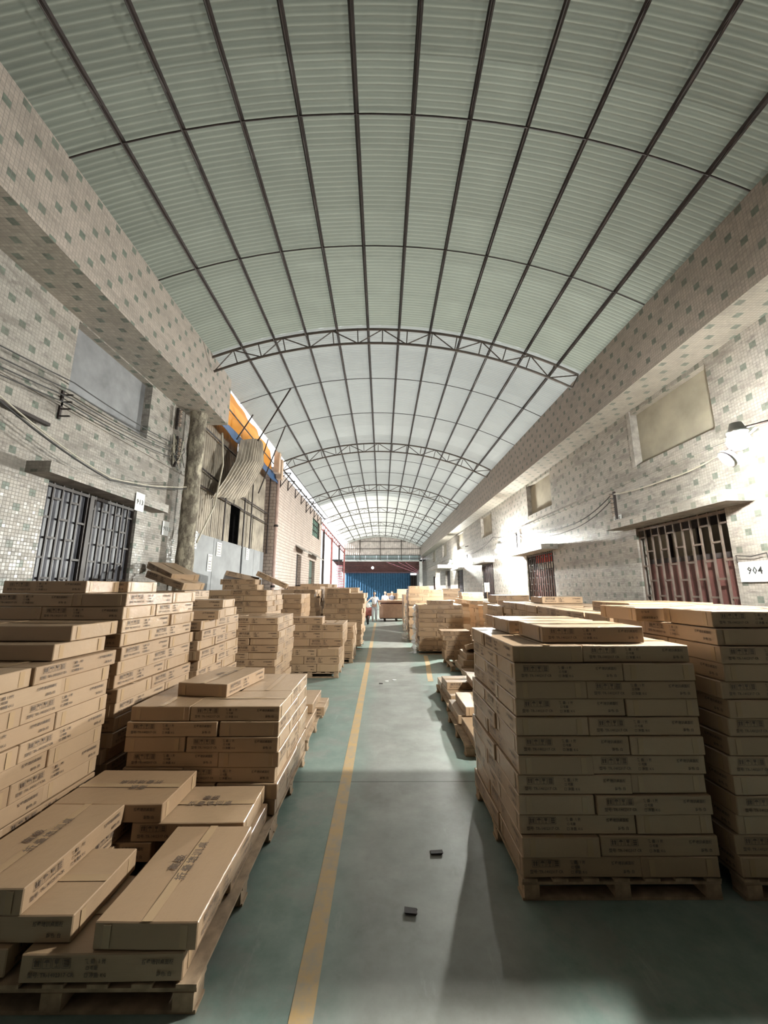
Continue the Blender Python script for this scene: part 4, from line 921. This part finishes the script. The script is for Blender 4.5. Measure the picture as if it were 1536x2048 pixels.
def person(loc, rz, label, shirt, trousers, armL, armR, sit=0.0):
    p = thing('person', label, 'person', loc, (0, 0, R(rz)), group='people at the end of the aisle')
    hz = .93-sit
    pts = [(0,0,hz), (0,0,hz+.20), (0,0,hz+.42), (0,0,hz+.53), (0,-.01,hz+.60)]; ed = [(0,1),(1,2),(2,3),(3,4)]; rad = [.125,.115,.14,.06,.055]
    def chain(root, ps, rs):
        prev = root
        for q, r_ in zip(ps, rs): pts.append(q); rad.append(r_); ed.append((prev, len(pts)-1)); prev = len(pts)-1
        return prev
    for s_, arm in ((-1, armL), (1, armR)):
        w_ = chain(2, [(s_*.17,0,hz+.45)] + arm, [.06,.045,.034,.028])
        wp, el = Vector(arm[2]), Vector(arm[1]); d = (wp-el).normalized(); sd = d.cross(Vector((0,1,0))).normalized() if abs(d.y) < .9 else Vector((1,0,0)); sd2 = d.cross(sd)
        pal = wp+d*.06; pv = chain(w_, [tuple(pal)], [.022])
        for fi, (off, ln) in enumerate(((-.024,.075),(-.008,.085),(.008,.08),(.024,.062))):
            b_ = pal+sd*off+d*.03; chain(pv, [tuple(b_), tuple(b_+d*ln*.55+sd2*.01), tuple(b_+d*ln+sd2*.03)], [.009,.0085,.007])
        chain(w_, [tuple(wp+d*.03-sd*.035), tuple(wp+d*.075-sd*.055)], [.010,.008])
        if sit: leg = [(s_*.10,0,hz-.02),(s_*.14,-.42,hz-.02),(s_*.14,-.45,.09),(s_*.14,-.60,.05)]
        else: leg = [(s_*.09,0,hz-.08),(s_*.105,-.02+.03*s_,.50),(s_*.11,.04*s_,.09),(s_*.12,.04*s_-.16,.045)]
        chain(0, leg, [.085,.058,.04,.035])
    skin('body', pts, ed, rad, skinm, p)
    # clothes follow the same bones, slightly larger
    skin('shirt', [pts[0], pts[1], pts[2], (0,0,hz+.50), (-.17,0,hz+.45), (-.17+(armL[0][0]+.17)*.75, armL[0][1]*.75, hz+.45+(armL[0][2]-hz-.45)*.75), (.17,0,hz+.45), (.17+(armR[0][0]-.17)*.75, armR[0][1]*.75, hz+.45+(armR[0][2]-hz-.45)*.75)], [(0,1),(1,2),(2,3),(2,4),(4,5),(2,6),(6,7)], [.150,.140,.158,.07,.078,.066,.078,.066], shirt, p)
    if sit: L_ = lambda s_: [(s_*.10,0,hz-.02),(s_*.14,-.42,hz-.02),(s_*.14,-.45,.14)]
    else: L_ = lambda s_: [(s_*.09,0,hz-.08),(s_*.105,-.02+.03*s_,.50),(s_*.11,.04*s_,.12)]
    skin('trousers', [(0,0,hz+.03)]+L_(-1)+L_(1), [(0,1),(1,2),(2,3),(0,4),(4,5),(5,6)], [.14,.10,.078,.062,.10,.078,.062], trousers, p)
    hd = put('head', None, p, loc=(0,-.01,hz+.71)); bm = bmesh.new(); bmesh.ops.create_uvsphere(bm, u_segments=16, v_segments=12, radius=.1)
    for v in bm.verts:
        v.co.x *= .78; v.co.y *= .95; v.co.z *= 1.18
        if v.co.z < -.03: v.co.x *= .84; v.co.y = v.co.y*.9-.006
        if v.co.y < -.08 and abs(v.co.x) < .02 and -.03 < v.co.z < .01: v.co.y -= .018
    me = bpy.data.meshes.new('face'); bm.to_mesh(me); bm.free(); me.materials.append(skinm); me.polygons.foreach_set('use_smooth', [True]*len(me.polygons))
    bpy.data.objects.remove(hd); hd = put('head', me, p, loc=(0,-.01,hz+.71))
    def blob(name, c, r_, sc, mat):
        bm = bmesh.new(); bmesh.ops.create_uvsphere(bm, u_segments=12, v_segments=8, radius=r_)
        for v in bm.verts: v.co = Vector((v.co.x*sc[0], v.co.y*sc[1], v.co.z*sc[2]))
        me = bpy.data.meshes.new(name); bm.to_mesh(me); bm.free(); me.materials.append(mat); put(name, me, hd, loc=c)
    for s_ in (-1, 1): blob('eye', (s_*.03,-.088,.005), .011, (1.2,.6,.7), M['black']); blob('ear', (s_*.079,.0,-.005), .022, (.4,.8,1.2), skinm)
    blob('mouth', (0,-.088,-.055), .014, (1.5,.4,.4), simple('lips', (.35,.14,.12), .5) if 'lips' not in bpy.data.materials else bpy.data.materials['lips'])
    bm = bmesh.new(); bmesh.ops.create_uvsphere(bm, u_segments=16, v_segments=12, radius=.108)
    for v in bm.verts: v.co.x *= .80; v.co.z *= 1.15; v.co.z += .006; v.co.y += .008
    bmesh.ops.delete(bm, geom=[v for v in bm.verts if v.co.z < .045 and v.co.y < -.02 or v.co.z < -.04], context='VERTS')
    me = bpy.data.meshes.new('hair'); bm.to_mesh(me); bm.free(); me.materials.append(hair); put('hair', me, hd)
white_s = simple('white_shirt', (.75,.74,.76), .7, var=.05); grey_t = simple('light_grey_trousers', (.50,.50,.53), .7, var=.08); dark_s = simple('dark_jacket', (.06,.06,.08), .7, var=.1); pink_s = simple('pale_pink_shirt', (.68,.45,.44), .7, var=.05)
person((-.46, 23.9, 0), 6, 'person in a pale shirt and grey trousers walking beside the cart', white_s, grey_t, [(-.34,-.10,1.26),(-.52,-.28,1.08),(-.58,-.32,1.03)], [(.24,-.03,1.16),(.30,-.20,.95),(.32,-.26,.92)])
person((.22, 27.6, 0), 10, 'person in a pale pink shirt standing behind the cart', pink_s, grey_t, [(-.22,0,1.12),(-.24,-.12,.88),(-.24,-.16,.84)], [(.22,0,1.12),(.24,-.12,.88),(.24,-.16,.84)])
person((.72, 27.9, 0), -20, 'person in a dark jacket standing behind the cart', dark_s, dark_s, [(-.22,0,1.12),(-.24,-.12,.88),(-.24,-.16,.84)], [(.22,0,1.12),(.24,-.12,.88),(.24,-.16,.84)])
sc_ = thing('scooter', 'red and white motor scooter parked at the stacks beside the walker', 'scooter', (-.82, 22.6, 0), (0,0,R(4)))
for yy in (-.60, .60): MB().lathe([(.13,-.05),(.23,-.05),(.25,0),(.23,.05),(.13,.05),(.11,0),(.13,-.05)], 16, (0,0,0), axis='X').build('wheel', M['cable'], sc_, loc=(0,yy,.25))
MB().tube([(0,.75,.62),(0,.35,.66),(0,.1,.40),(0,-.3,.32),(0,-.52,.55),(0,-.42,.95)], [.07,.16,.14,.12,.15,.09], 10).build('body', M['redsteel'], sc_, smooth=True)
MB().box((-.20,-.62,.45),(.20,-.50,.92)).build('front_shield', M['redsteel'], sc_); MB().lathe([(.0,-.12),(.10,-.10),(.13,0),(.10,.06),(0,.08)], 12, (0,0,0), axis='Y').build('headlamp', M['paint_white'], sc_, loc=(0,-.56,1.0))
MB().tube([(-.36,-.34,1.06),(-.1,-.44,1.0),(.1,-.44,1.0),(.36,-.34,1.06)], .018, 6).build('handlebar', M['steel'], sc_); MB().box((-.14,.05,.68),(.14,.72,.77)).build('seat', M['cable'], sc_)
MB().tube([(0,-.60,.25),(0,-.52,.6)], .03, 6).build('fork', M['steel'], sc_)
# small litter on the floor
for i, (x, y_) in enumerate([(.10,8.9),(.28,9.0),(.18,2.85),(.42,3.4),(-.02,8.7)]):
    mb = MB(); rnd = random.Random(i); mb.box((-.04,-.02,0),(.04,.02,.012)); mb.v = [(a+rnd.uniform(-.01,.01), b+rnd.uniform(-.01,.01), c) for a, b, c in mb.v]
    mb.build('scrap', M['darkroof'] if i > 1 else M['white'], loc=(x, y_, .001), label=f'small flat scrap lying on the aisle floor, {["far pale one","far pale one nearer lamp side","nearest dark one","second dark one","far dark one"][i]}', category='scrap')
